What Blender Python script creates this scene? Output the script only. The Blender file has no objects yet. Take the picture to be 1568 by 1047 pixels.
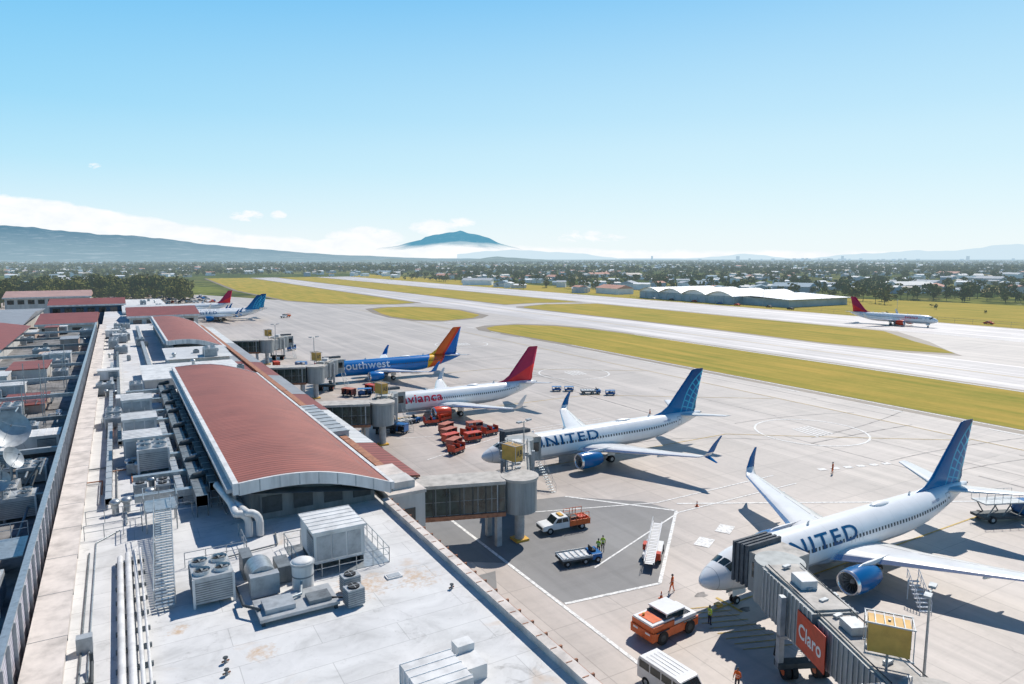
import bpy, bmesh, math, random
import numpy as np
from mathutils import Vector, Matrix
random.seed(7); np.random.seed(7)
C=bpy.context; D=bpy.data
PI=math.pi
# ------------------------------------------------------------------ materials
def nn(nt,t,**k):
    n=nt.nodes.new(t)
    for a,b in k.items(): setattr(n,a,b)
    return n
def base(name):
    m=D.materials.new(name); m.use_nodes=True; nt=m.node_tree
    return m,nt,nt.nodes['Principled BSDF'],nt.nodes['Material Output']
def c4(c): return (c[0],c[1],c[2],1)
def ramp(nt,fac,stops,interp='LINEAR'):
    r=nn(nt,'ShaderNodeValToRGB'); r.color_ramp.interpolation=interp
    e=r.color_ramp.elements
    while len(e)<len(stops): e.new(0.5)
    for i,(p,c) in enumerate(stops):
        e[i].position=p; e[i].color=c4(c) if not isinstance(c,(int,float)) else (c,c,c,1)
    if fac is not None: nt.links.new(fac,r.inputs[0])
    return r.outputs[0]
def math_(nt,op,a,b=None,clamp=False):
    n=nn(nt,'ShaderNodeMath',operation=op); n.use_clamp=clamp
    for i,v in enumerate((a,b)):
        if v is None: continue
        if isinstance(v,(int,float)): n.inputs[i].default_value=v
        else: nt.links.new(v,n.inputs[i])
    return n.outputs[0]
def mix(nt,f,a,b,mode='MIX'):
    n=nn(nt,'ShaderNodeMix',data_type='RGBA',blend_type=mode)
    for i,v in ((0,f),(6,a),(7,b)):
        if isinstance(v,(int,float)): n.inputs[i].default_value=v if i==0 else (v,v,v,1)
        elif isinstance(v,tuple): n.inputs[i].default_value=c4(v)
        else: nt.links.new(v,n.inputs[i])
    return n.outputs[2]
def noise(nt,vec,scale,detail=4,rough=.55,dist=0):
    n=nn(nt,'ShaderNodeTexNoise'); n.inputs['Scale'].default_value=scale
    n.inputs['Detail'].default_value=detail; n.inputs['Roughness'].default_value=rough
    n.inputs['Distortion'].default_value=dist
    if vec is not None: nt.links.new(vec,n.inputs['Vector'])
    return n.outputs[0]
def pos(nt): return nn(nt,'ShaderNodeNewGeometry').outputs['Position']
def obj(nt): return nn(nt,'ShaderNodeTexCoord').outputs['Object']
def smap(nt,vec,s):
    m=nn(nt,'ShaderNodeMapping'); m.inputs['Scale'].default_value=s
    nt.links.new(vec,m.inputs['Vector']); return m.outputs[0]
def blob(nt,p,x,y,r,nz,k=1.):
    d=nn(nt,'ShaderNodeVectorMath',operation='DISTANCE'); nt.links.new(p,d.inputs[0]); d.inputs[1].default_value=(x,y,9.0)
    q=math_(nt,'SUBTRACT',1.,math_(nt,'DIVIDE',d.outputs['Value'],r),True)
    return math_(nt,'MULTIPLY',math_(nt,'SUBTRACT',math_(nt,'MULTIPLY',math_(nt,'POWER',q,.5),nz),.36),k*5,True)
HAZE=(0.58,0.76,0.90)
def haze(nt,bsdf,out,L=7000.,col=HAZE):  # distance haze painted into the material as pale blue emission
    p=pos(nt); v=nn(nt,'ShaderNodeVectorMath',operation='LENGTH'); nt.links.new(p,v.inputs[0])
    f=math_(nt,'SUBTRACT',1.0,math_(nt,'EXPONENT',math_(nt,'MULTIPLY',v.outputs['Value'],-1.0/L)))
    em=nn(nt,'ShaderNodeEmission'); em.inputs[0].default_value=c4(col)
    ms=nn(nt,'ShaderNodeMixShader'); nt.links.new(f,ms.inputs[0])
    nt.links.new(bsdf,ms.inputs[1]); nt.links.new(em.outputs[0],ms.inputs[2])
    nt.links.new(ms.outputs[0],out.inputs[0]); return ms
def M(name,c,var=.18,scale=1.2,rough=.6,metal=0,bump=0,hz=None,spec=.4,streak=False):
    m,nt,b,o=base(name)
    v=obj(nt)
    if streak: v=smap(nt,v,(1,1,.15))
    n=noise(nt,v,scale,6,.65)
    d=tuple(x*(1-var*1.6) for x in c); l=tuple(min(1,x*(1+var)) for x in c)
    col=ramp(nt,n,[(.3,d),(.52,c),(.75,l)])
    nt.links.new(col,b.inputs['Base Color'])
    b.inputs['Roughness'].default_value=rough; b.inputs['Metallic'].default_value=metal
    b.inputs['Specular IOR Level'].default_value=spec
    if bump:
        bp=nn(nt,'ShaderNodeBump'); bp.inputs['Strength'].default_value=bump; bp.inputs['Distance'].default_value=.05
        nt.links.new(n,bp.inputs['Height']); nt.links.new(bp.outputs[0],b.inputs['Normal'])
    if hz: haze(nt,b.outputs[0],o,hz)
    return m
WHITE=M('white_paint',(.74,.735,.72),.06,.8,.35)
WHITER=M('weathered_white_metal',(.64,.63,.61),.18,.9,.5,streak=True)
LGREY=M('light_grey_metal',(.40,.42,.43),.18,1.5,.45,.2)
GREY=M('grey_metal',(.18,.20,.21),.3,1.5,.5,.2,streak=True)
DGREY=M('dark_grey',(.05,.06,.065),.25,2,.6)
BLACK=M('black_rubber',(.015,.016,.018),.2,3,.7)
GALV=M('galvanised',(.42,.45,.46),.2,3,.38,.6)
GLASS=M('dark_glass',(.015,.03,.035),.2,1,.08,0,spec=.8)
TGLASS=M('bronze_glass',(.035,.055,.05),.6,.8,.10,0,spec=.7)
REDP=M('red_paint',(.58,.07,.03),.15,1.5,.4)
ORANGEP=M('orange_paint',(.66,.13,.03),.15,1.5,.45)
YEL=M('yellow_paint',(.65,.36,.05),.12,1.5,.45)
YELB=M('yellow_board',(.60,.35,.08),.15,.8,.5)
BLUEP=M('blue_paint',(.02,.13,.35),.1,1,.3)
BROWN=M('brown_coping',(.36,.16,.09),.3,2,.7)
TAN=M('tan_housing',(.45,.34,.28),.2,.7,.8,streak=True)
WALL=M('painted_wall',(.52,.50,.47),.16,.7,.8,streak=True)
WALLD=M('dark_concrete_wall',(.20,.21,.21),.25,.7,.85,streak=True)  # darker grey concrete than the painted wall
LEDGE=M('pale_ledge_concrete',(.60,.54,.49),.22,.6,.85)
LINEW=M('road_marking_white',(.72,.71,.68),.3,2.5,.7)
LINEY=M('road_marking_yellow',(.52,.36,.10),.3,2.5,.7)
SKIN=M('skin',(.35,.19,.12),.1,5,.5)
VESTO=M('vest_orange',(.75,.14,.02),.1,8,.7); VESTY=M('vest_lime',(.45,.6,.05),.1,8,.7)
NAVY=M('navy_cloth',(.02,.025,.05),.2,9,.8)
def roofmat(name,c,axis=1,sc=1.6,bs=.6):
    m,nt,b,o=base(name)
    v=obj(nt); s=nn(nt,'ShaderNodeSeparateXYZ'); nt.links.new(v,s.inputs[0])
    w=math_(nt,'FRACT',math_(nt,'MULTIPLY',s.outputs[axis],sc))
    w2=ramp(nt,w,[(0,.0),(.10,1.0),(.55,.55),(.9,.45),(1,0)])
    n=noise(nt,v,.25,5,.6); n2=noise(nt,smap(nt,v,(.15,3,1)),1.0,4)
    col=ramp(nt,n,[(.3,tuple(x*.72 for x in c)),(.55,c),(.75,tuple(min(1,x*1.22) for x in c))])
    col=mix(nt,.45,col,ramp(nt,n2,[(.3,tuple(x*.6 for x in c)),(.7,tuple(x*1.25 for x in c))]))
    col=mix(nt,.85,col,ramp(nt,w,[(0,.2),(.14,1.0),(.5,1.0),(.88,.8),(1,.2)]),'MULTIPLY')
    nt.links.new(col,b.inputs['Base Color']); b.inputs['Roughness'].default_value=.5; b.inputs['Specular IOR Level'].default_value=.25
    bp=nn(nt,'ShaderNodeBump'); bp.inputs['Strength'].default_value=bs; bp.inputs['Distance'].default_value=.06
    nt.links.new(w2,bp.inputs['Height']); nt.links.new(bp.outputs[0],b.inputs['Normal'])
    return m
REDROOF=roofmat('red_metal_roofing',(.33,.105,.073))
REDROOFX=roofmat('red_metal_roofing_cross',(.28,.08,.06),1,.9)
WROOF=roofmat('white_metal_roofing',(.66,.66,.65),1,1.2,.3)
GROOF=roofmat('grey_metal_roofing',(.33,.34,.36),1,1.2,.4)
LOUV=roofmat('louvre_metal',(.50,.48,.54),2,3.5,.8)
def membrane():
    m,nt,b,o=base('roof_membrane'); p=pos(nt)
    n=noise(nt,p,.35,8,.65,.6); n2=noise(nt,p,.13,5,.6,1.2); n3=noise(nt,p,2.5,6,.7)
    col=ramp(nt,n,[(.25,(.42,.415,.40)),(.5,(.60,.592,.575)),(.75,(.70,.69,.67))])
    st=ramp(nt,n2,[(.62,0.),(.72,.6)])
    for (x,y,r_) in ((13.2,43.2,4.2),(16.8,42.4,3.4),(5.8,38.2,1.8),(2,43,1.4)):
        st=math_(nt,'MAXIMUM',st,blob(nt,p,x,y,r_,n3))
    col=mix(nt,math_(nt,'MULTIPLY',st,.75),col,(.50,.31,.15))
    n4=noise(nt,p,.5,7,.7,.9)
    col=mix(nt,ramp(nt,n4,[(.60,0.),(.72,.6)]),col,(.24,.23,.215))
    col=mix(nt,ramp(nt,n3,[(.58,0.),(.85,.6)]),col,(.33,.31,.29))
    br=nn(nt,'ShaderNodeTexBrick'); br.inputs['Scale'].default_value=1; br.inputs['Brick Width'].default_value=9; br.inputs['Row Height'].default_value=2.2
    br.inputs['Mortar Size'].default_value=.025; br.inputs['Color1'].default_value=(1,1,1,1); br.inputs['Color2'].default_value=(.94,.94,.95,1); br.inputs['Mortar'].default_value=(.72,.72,.72,1)
    nt.links.new(p,br.inputs['Vector'])
    col=mix(nt,1.,col,br.outputs[0],'MULTIPLY')
    nt.links.new(col,b.inputs['Base Color']); b.inputs['Roughness'].default_value=.75
    return m
MEMB=membrane()
def tarmac(name,c,slab=(7.5,7.5),joint=.7,var=.2,rough=.6,stain=.35,sheen=.5,lite=1.35):
    m,nt,b,o=base(name); p=pos(nt)
    n=noise(nt,p,.045,6,.6,.5); n2=noise(nt,p,1.4,6,.7); 
    col=ramp(nt,n,[(.3,tuple(x*(1-var) for x in c)),(.5,c),(.72,tuple(x*(1+var) for x in c))])
    col=mix(nt,.35,col,ramp(nt,n2,[(.3,tuple(x*.8 for x in c)),(.7,tuple(x*1.2 for x in c))]))
    n3=noise(nt,smap(nt,p,(.02,.5,1)),1.,5,.65); col=mix(nt,ramp(nt,n3,[(.52,0.),(.75,stain)]),col,tuple(x*.45 for x in c))
    n4=noise(nt,smap(nt,p,(.25,.006,1)),1.,5,.6); col=mix(nt,ramp(nt,n4,[(.47,0.),(.62,sheen)]),col,tuple(min(.8,x*lite) for x in c))  # pale lengthwise streaks: glare on the paving, painted into its base colour
    n6=noise(nt,smap(nt,p,(.5,.01,1)),1.3,5,.6); col=mix(nt,ramp(nt,n6,[(.55,0.),(.7,stain)]),col,tuple(x*.6 for x in c))
    n5=noise(nt,p,.30,5,.7,1.5); col=mix(nt,ramp(nt,n5,[(.62,0.),(.75,stain)]),col,tuple(x*.4 for x in c))
    br=nn(nt,'ShaderNodeTexBrick'); br.offset=0
    br.inputs['Scale'].default_value=1; br.inputs['Brick Width'].default_value=slab[0]; br.inputs['Row Height'].default_value=slab[1]
    br.inputs['Mortar Size'].default_value=.05; br.inputs['Color1'].default_value=(1,1,1,1); br.inputs['Color2'].default_value=(.90,.90,.91,1); br.inputs['Mortar'].default_value=(joint,joint,joint,1)
    nt.links.new(p,br.inputs['Vector'])
    col=mix(nt,1.,col,br.outputs[0],'MULTIPLY')
    nt.links.new(col,b.inputs['Base Color']); b.inputs['Roughness'].default_value=rough
    return m
APRON=tarmac('apron_concrete',(.45,.392,.345),rough=.5)
ASPH=tarmac('service_asphalt',(.18,.175,.17),(30,30),.9)
TAXI=tarmac('taxiway_asphalt',(.48,.435,.41),(60,15),.88,stain=.4,sheen=.9,lite=1.55,rough=.5)
SHOULD=tarmac('shoulder_asphalt',(.22,.175,.13),(60,60),.95,sheen=.2)
def grassm():
    m,nt,b,o=base('dry_grass'); p=pos(nt)
    n=noise(nt,p,.03,6,.65,.6); n2=noise(nt,p,.6,6,.75); n3=noise(nt,smap(nt,p,(.3,.02,1)),1,5,.6)
    col=ramp(nt,n,[(.3,(.20,.21,.035)),(.5,(.36,.28,.055)),(.72,(.52,.35,.08))])
    col=mix(nt,.4,col,ramp(nt,n2,[(.3,(.14,.15,.03)),(.7,(.46,.35,.08))]))
    col=mix(nt,.45,col,ramp(nt,n3,[(.35,(.14,.19,.03)),(.65,(.52,.33,.08))]))
    nt.links.new(col,b.inputs['Base Color']); b.inputs['Roughness'].default_value=.95; b.inputs['Specular IOR Level'].default_value=.05
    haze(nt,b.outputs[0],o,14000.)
    return m
GRASS=grassm()
def landm():
    m,nt,b,o=base('open_country'); p=pos(nt)
    vo=nn(nt,'ShaderNodeTexVoronoi'); vo.inputs['Scale'].default_value=.008; nt.links.new(p,vo.inputs['Vector'])
    sp=nn(nt,'ShaderNodeSeparateXYZ'); nt.links.new(vo.outputs['Color'],sp.inputs[0])
    col=ramp(nt,sp.outputs[0],[(0,(.05,.075,.02)),(.3,(.10,.13,.03)),(.55,(.24,.21,.07)),(.8,(.15,.18,.04)),(1,(.30,.23,.11))])
    n=noise(nt,p,.02,8,.7); col=mix(nt,ramp(nt,n,[(.42,0.),(.55,.9)]),col,(.045,.065,.025))
    n2=noise(nt,p,.05,5,.8); col=mix(nt,ramp(nt,n2,[(.62,0.),(.68,.6)]),col,(.45,.40,.36))
    nt.links.new(col,b.inputs['Base Color']); b.inputs['Roughness'].default_value=1.; b.inputs['Specular IOR Level'].default_value=0
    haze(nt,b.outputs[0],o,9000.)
    return m
LAND=landm()
def leafm(name,a,bc,hz):
    m,nt,b,o=base(name); p=pos(nt); n=noise(nt,p,.06,3,.6); n2=noise(nt,p,.9,3,.7)
    col=mix(nt,.5,ramp(nt,n,[(.35,a),(.65,bc)]),ramp(nt,n2,[(.3,tuple(x*.5 for x in a)),(.7,tuple(x*1.4 for x in bc))]))
    nt.links.new(col,b.inputs['Base Color']); b.inputs['Roughness'].default_value=.8; b.inputs['Specular IOR Level'].default_value=.1
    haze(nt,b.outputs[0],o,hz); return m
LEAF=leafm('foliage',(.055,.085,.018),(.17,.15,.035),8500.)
# ------------------------------------------------------------------ mesh builder
class MB:
    def __init__(s): s.v=[];s.f=[];s.m=[];s.s=[];s.mats=[];s.X=Matrix.Identity(4)
    def mi(s,mat):
        if mat not in s.mats: s.mats.append(mat)
        return s.mats.index(mat)
    def add(s,vs,fs,mat,smooth=False):
        o=len(s.v); X=s.X; s.v+= [tuple(X@Vector(p)) for p in vs]; i=s.mi(mat)
        for f in fs: s.f.append([o+k for k in f]); s.m.append(i); s.s.append(smooth)
    def box(s,x0,x1,y0,y1,z0,z1,mat):
        s.add([(x0,y0,z0),(x1,y0,z0),(x1,y1,z0),(x0,y1,z0),(x0,y0,z1),(x1,y0,z1),(x1,y1,z1),(x0,y1,z1)],
          [(0,3,2,1),(4,5,6,7),(0,1,5,4),(1,2,6,5),(2,3,7,6),(3,0,4,7)],mat)
    def cyl(s,p0,p1,r0,mat,r1=None,n=12,caps=True,smooth=True):
        r1=r0 if r1 is None else r1
        p0=Vector(p0);p1=Vector(p1);d=(p1-p0).normalized()
        a=d.orthogonal().normalized(); b=d.cross(a)
        vs=[]
        for p,r in ((p0,r0),(p1,r1)):
            for i in range(n):
                t=2*PI*i/n; vs.append(tuple(p+a*math.cos(t)*r+b*math.sin(t)*r))
        s.add(vs,[(i,(i+1)%n,n+(i+1)%n,n+i) for i in range(n)],mat,smooth)
        if caps: s.add(vs,[tuple(range(n))[::-1],tuple(range(n,2*n))],mat)
    def tube(s,pts,r,mat,n=8):
        for a,b in zip(pts,pts[1:]): s.cyl(a,b,r,mat,n=n)
        for a in pts[1:-1]: s.ball(a,(r*1.0,)*3,mat,8,5)
    def ball(s,c,r,mat,nu=12,nv=8):
        vs=[];fs=[]
        for j in range(nv+1):
            ph=PI*j/nv
            for i in range(nu):
                t=2*PI*i/nu; vs.append((c[0]+r[0]*math.sin(ph)*math.cos(t),c[1]+r[1]*math.sin(ph)*math.sin(t),c[2]+r[2]*math.cos(ph)))
        for j in range(nv):
            for i in range(nu): fs.append((j*nu+i,(j+1)*nu+i,(j+1)*nu+(i+1)%nu,j*nu+(i+1)%nu))
        s.add(vs,fs,mat,True)
    def loft(s,rings,mat,smooth=True,cap=True,closed=True):
        n=len(rings[0]); vs=[p for r in rings for p in r]; fs=[]
        for j in range(len(rings)-1):
            for i in range(n if closed else n-1): fs.append((j*n+i,j*n+(i+1)%n,(j+1)*n+(i+1)%n,(j+1)*n+i))
        s.add(vs,fs,mat,smooth)
        if cap: s.add(vs,[tuple(range(n))[::-1],tuple(range((len(rings)-1)*n,len(rings)*n))],mat)
    def wheel(s,c,r,w,hub=None,axis='y'):
        a=Vector((0,w/2,0)) if axis=='y' else Vector((w/2,0,0)); c=Vector(c)
        s.cyl(c-a,c+a,r,BLACK,n=16)
        s.cyl(c-a*1.04,c+a*1.04,r*.5,hub or LGREY,n=10)
    def rail(s,pts,h,mat,r=.025,post=1.5,mid=True):
        for a,b in zip(pts,pts[1:]):
            a=Vector(a);b=Vector(b);L=(b-a).length;n=max(1,int(L/post))
            for k in range(n+1):
                q=a.lerp(b,k/n); s.cyl(q,q+Vector((0,0,h)),r,mat,n=5,caps=False)
            s.cyl(a+Vector((0,0,h)),b+Vector((0,0,h)),r,mat,n=5)
            if mid: s.cyl(a+Vector((0,0,h*.55)),b+Vector((0,0,h*.55)),r*.8,mat,n=5)
    def mesh(s,name):
        me=D.meshes.new(name); me.from_pydata(s.v,[],s.f)
        for m in s.mats: me.materials.append(m)
        me.polygons.foreach_set('material_index',s.m); me.polygons.foreach_set('use_smooth',s.s); me.update(); return me
    def done(s,name,loc=(0,0,0),rz=0,parent=None,bevel=0,scale=None):
        return place(s.mesh(name+'_mesh'),name,loc,rz,parent,bevel,scale)
def place(me,name,loc=(0,0,0),rz=0,parent=None,bevel=0,scale=None):
    o=D.objects.new(name,me); C.scene.collection.objects.link(o); o.location=loc; o.rotation_euler=(0,0,rz)
    if scale: o.scale=scale
    if parent: o.parent=parent
    if bevel:
        b=o.modifiers.new('bevel','BEVEL'); b.width=bevel; b.segments=2; b.limit_method='ANGLE'; b.angle_limit=math.radians(50)
    return o
def TR(x,y,z,rz=0): return Matrix.Translation((x,y,z))@Matrix.Rotation(rz,4,'Z')
def sheet(name,poly,z,mat):
    b=MB(); b.add([(x,y,z) for x,y in poly],[tuple(range(len(poly)))],mat); return b.done(name)
def strips(b,pts,w,z,mat):
    for (x0,y0),(x1,y1) in zip(pts,pts[1:]):
        d=Vector((x1-x0,y1-y0)); d.normalize(); n=Vector((-d.y,d.x))*w/2
        b.add([(x0+n.x,y0+n.y,z),(x0-n.x,y0-n.y,z),(x1-n.x,y1-n.y,z),(x1+n.x,y1+n.y,z)],[(0,1,2,3)],mat)
def textmesh(txt,size,bold=.02):
    cu=D.curves.new('t','FONT'); cu.body=txt; cu.size=size; cu.offset=bold; cu.resolution_u=4
    cu.space_character=1.2 if txt=='UNITED' else 1.05
    o=D.objects.new('t',cu); C.scene.collection.objects.link(o)
    C.view_layer.update()
    dg=C.evaluated_depsgraph_get(); me=D.meshes.new_from_object(o.evaluated_get(dg))
    D.objects.remove(o)
    bm=bmesh.new(); bm.from_mesh(me)
    ys=[v.co.y for v in bm.verts]; y0,y1=min(ys),max(ys)
    k=8
    for i in range(1,k):
        bmesh.ops.bisect_plane(bm,geom=bm.verts[:]+bm.edges[:]+bm.faces[:],plane_co=(0,y0+(y1-y0)*i/k,0),plane_no=(0,1,0))
    xs=[v.co.x for v in bm.verts]; x0,x1=min(xs),max(xs)
    vs=[((v.co.x-x0)/(x1-x0),(v.co.y-y0)/(y1-y0)) for v in bm.verts]
    bm.verts.index_update(); fs=[[v.index for v in f.verts] for f in bm.faces]
    bm.free(); return vs,fs
# ------------------------------------------------------------------ world
EL=math.radians(51)
to_sun=Vector((.88,.4745,0)).normalized()*math.cos(EL); to_sun.z=math.sin(EL)
w=D.worlds.new('World'); C.scene.world=w; w.use_nodes=True; nt=w.node_tree; bg=nt.nodes['Background']
sky=nn(nt,'ShaderNodeTexSky',sky_type='NISHITA'); sky.sun_disc=False; sky.sun_elevation=EL; sky.sun_rotation=math.atan2(to_sun.x,to_sun.y)
STR=.1; bg.inputs[1].default_value=STR
g=nn(nt,'ShaderNodeTexCoord').outputs['Generated']
def dot(v):
    n=nn(nt,'ShaderNodeVectorMath',operation='DOT_PRODUCT'); nt.links.new(g,n.inputs[0]); n.inputs[1].default_value=v; return n.outputs['Value']
fw=math_(nt,'MAXIMUM',dot((.5,.866,0)),.05); rt=dot((.866,-.5,0)); up=dot((0,0,1))
r=math_(nt,'DIVIDE',rt,fw); s=math_(nt,'DIVIDE',up,fw)
skyc=ramp(nt,up,[(0,(.97,.99,1.)),(.03,(.85,.95,1.0)),(.065,(.66,.89,1.0)),(.12,(.42,.79,.99)),(.19,(.24,.67,.97)),(.34,(.08,.50,.92)),(.42,(.03,.28,.68)),(.6,(.01,.10,.34)),(1,(.006,.05,.20))])
sb=dot(tuple(Vector((to_sun.x,to_sun.y,0)).normalized()))
sbr=ramp(nt,sb,[(.05,0.),(.55,.35),(.95,.62)])
skyc=mix(nt,math_(nt,'MULTIPLY',sbr,ramp(nt,up,[(0,1.),(.15,.85),(.5,0.)])),skyc,(.84,.97,1.0))
sc=nn(nt,'ShaderNodeVectorMath',operation='SCALE'); nt.links.new(skyc,sc.inputs[0]); sc.inputs['Scale'].default_value=1/STR
skym=mix(nt,.95,sky.outputs[0],sc.outputs[0])
rr=math_(nt,'MULTIPLY_ADD',r,.5); rr.node.inputs[2].default_value=.5
def R2(px): return ((px-784)/1053+1)/2
top=ramp(nt,rr,[(R2(-250),.13),(R2(0),.091),(R2(100),.083),(R2(200),.065),(R2(300),.047),(R2(400),.034),(R2(480),.027),(R2(550),.034),(R2(600),.022),(R2(760),.020),(R2(1000),.012),(R2(1568),.010)])
cmb=nn(nt,'ShaderNodeCombineXYZ'); nt.links.new(r,cmb.inputs[0]); nt.links.new(math_(nt,'MULTIPLY',s,2.5),cmb.inputs[1])
n1=noise(nt,cmb.outputs[0],14,8,.6,.3); n4=noise(nt,cmb.outputs[0],40,8,.65,.5)
tn=math_(nt,'ADD',top,math_(nt,'MULTIPLY',math_(nt,'SUBTRACT',n1,.5),.022))
cm=math_(nt,'MULTIPLY',math_(nt,'SUBTRACT',tn,s),230.,True)
def puff(px,py,wx,wy,th):
    a=math_(nt,'DIVIDE',math_(nt,'SUBTRACT',r,(px-784)/1053),wx/1053); b_=math_(nt,'DIVIDE',math_(nt,'SUBTRACT',s,(395-py)/1055),wy/1055)
    q=math_(nt,'SUBTRACT',1.,math_(nt,'ADD',math_(nt,'MULTIPLY',a,a),math_(nt,'MULTIPLY',b_,b_)),True)
    return math_(nt,'MULTIPLY',math_(nt,'SUBTRACT',math_(nt,'MULTIPLY',math_(nt,'POWER',q,.6),n4),th),6.,True)
for a in ((665,348,46,16,.26),(704,341,38,10,.30),(380,331,36,12,.31),(429,330,18,10,.33),(155,257,18,7,.38),(560,366,70,22,.20),(900,362,90,14,.38)):
    cm=math_(nt,'MAXIMUM',cm,puff(*a))
n3=noise(nt,cmb.outputs[0],22,8,.6,.3)
cc=ramp(nt,n3,[(.3,(9.0,9.5,9.9)),(.7,(10.5,10.5,10.5))])
fin=mix(nt,math_(nt,'MULTIPLY',cm,.96),skym,cc)
nt.links.new(fin,bg.inputs[0])
sun=D.lights.new('sun','SUN'); sun.energy=5; sun.angle=math.radians(.5); sun.color=(1,.95,.875)
so=D.objects.new('sun',sun); C.scene.collection.objects.link(so); so.rotation_euler=to_sun.to_track_quat('Z','Y').to_euler()
cam=D.cameras.new('camera'); cam.lens=24; cam.sensor_width=36; cam.clip_end=120000; cam.clip_start=.5
co=D.objects.new('camera',cam); C.scene.collection.objects.link(co); co.location=(0,0,31); co.rotation_euler=(math.radians(83),0,math.radians(-30)); C.scene.camera=co
C.scene.view_settings.view_transform='Standard'
# ------------------------------------------------------------------ ground
sheet('ground',[(-60000,-2000),(60000,-2000),(60000,90000),(-60000,90000)],-.15,LAND)
sheet('apron_pavement',[(-70,-60),(345,-60),(345,1150),(284,1150),(284,470),(226,480),(226,1150),(181,1150),(181,520),(108,519),(60,640),(-70,640)],0,APRON)
sheet('taxiway',[(183,-60),(224,-60),(224,1150),(183,1150)],.02,TAXI)
sheet('runway',[(290,-60),(340,-60),(340,1150),(290,1150)],.02,TAXI)
G=[('grass_strip',[(141,-60),(181,-60),(181,222),(179,245),(173,262),(161,275),(150,275),(142,269),(138,258),(139,235),(141,200)]),
('grass_strip',[(226,376),(221,368),(225,260),(226,211),(224,160),(228,133),(236,119),(245,128),(258,145),(283,172),(284,300),(284,376),(250,388)]),
('grass_island',[(135,405),(128,370),(126,346),(130,322),(140,311),(160,318),(172,333),(177,370),(172,395),(163,410),(148,414)]),
('grass_strip',[(226,400),(255,405),(284,395),(284,1150),(226,1150)]),
('grass_strip',[(108,519),(125,470),(145,448),(163,440),(181,450),(181,1150),(120,1150),(100,700)]),
('grass_field',[(345,-60),(560,-60),(500,300),(420,560),(420,1300),(345,1150)])]
for n,pl in G:
    if n!='grass_field':
        cx=sum(q[0] for q in pl)/len(pl); cy=sum(q[1] for q in pl)/len(pl)
        sheet('shoulder_pavement',[(x+(3.4 if x>cx else -3.4),y+(4 if y>cy else -4)) for x,y in pl],.024,SHOULD)
    sheet(n,pl,.05,GRASS)
sheet('service_road',[(33.3,48.1),(43.4,46.8),(58.2,60.2),(56.8,64.7),(49.2,71.3),(30,76),(27,62),(32.8,58)],.012,ASPH)
sheet('service_road',[(21,-10),(26.5,-10),(26.5,48),(31,57),(21,57)],.010,ASPH)
mk=MB()
for pl in ([(58.2,60.2),(43.4,46.8),(33.3,48.1)],[(49.2,71.3),(58.2,60.2)],[(32.8,76),(33.3,-10)],[(60,62),(100,40)]): strips(mk,pl,.35,.03,LINEW)
for yy in (40.6,83.5,124,167.5):
    strips(mk,[(44,yy),(92,yy),(104,yy-9),(125,yy-24)],.2,.031,LINEY)
    strips(mk,[(46,yy-1.5),(46,yy+1.5)],.3,.034,LINEY)
    strips(mk,[(40,yy-14),(58,yy-20),(80,yy-20)],.22,.033,LINEW)
    strips(mk,[(40,yy+12),(58,yy+19),(80,yy+19)],.22,.033,LINEW)
for k in range(9): strips(mk,[(41.5,35+k*.9),(45.5,33.5+k*.9)],.12,.036,LINEY)
for x,y in ((54.2,51.6),(59,53.1)): strips(mk,[(x-1.1,y-.6),(x+1.1,y+.6)],1.7,.038,LINEW)
for (cx,cy,rad) in ((106.5,77,9.5),(106,150,9.5),(108,20,9.5),(107,222,9.5)):
    strips(mk,[(cx+rad*math.cos(t*PI/24),cy+rad*math.sin(t*PI/24)) for t in range(49)],.38,.03,LINEW)
    for k in range(5): strips(mk,[(cx-2+k,cy-3),(cx-1+k,cy+3)],.45,.032,LINEW)
for k in range(14): strips(mk,[(136.5,30+k*24),(136.5,38+k*24)],.5,.034,LINEW)
strips(mk,[(126,-60),(126,560)],.25,.035,LINEY); strips(mk,[(203,-60),(203,1100)],.5,.03,LINEY)
strips(mk,[(181.9,-60),(181.9,215)],.5,.034,LINEW); strips(mk,[(140.2,-60),(140.2,200)],.4,.034,LINEW)
for k in range(24): strips(mk,[(315,-40+k*50),(315,-12+k*50)],1.0,.03,LINEW)
strips(mk,[(291.5,-60),(291.5,1140)],.9,.031,LINEW); strips(mk,[(338.5,-60),(338.5,1140)],.9,.031,LINEW)
for k in range(6): strips(mk,[(88+k*2.2,62-k*.6),(89.2+k*2.2,61.6-k*.6)],.9,.036,LINEW)
mk.done('pavement_marking')
RUB=M('tyre_rubber_marks',(.24,.22,.205),.5,.6,.7)
mk=MB(); random.seed(21)
for k in range(26):
    x=random.uniform(88,135); y=random.uniform(-10,190); L=random.uniform(15,50); c_=random.uniform(-.012,.012); w_=random.choice((.25,.35,.18))
    pts=[(x+c_*t*t*L,y+t*L) for t in np.linspace(0,1,8)]
    if random.random()<.4: pts=[(x-30+t*L,y+c_*900*t*t) for t in np.linspace(0,1,8)]
    strips(mk,pts,w_,.007,RUB)
for yy in (40.6,83.5,124):
    for k in range(7):
        cx,cy,r_=random.uniform(44,66),yy+random.uniform(-3,3),random.uniform(.3,1.2)
        mk.add([(cx+r_*(1+.4*math.sin(3*t+k))*math.cos(t),cy+r_*.7*math.sin(t),.0065+.0001*k) for t in np.linspace(0,2*PI,15)[:-1]],[tuple(range(14))],RUB)
mk.done('tyre_marks')
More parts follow.
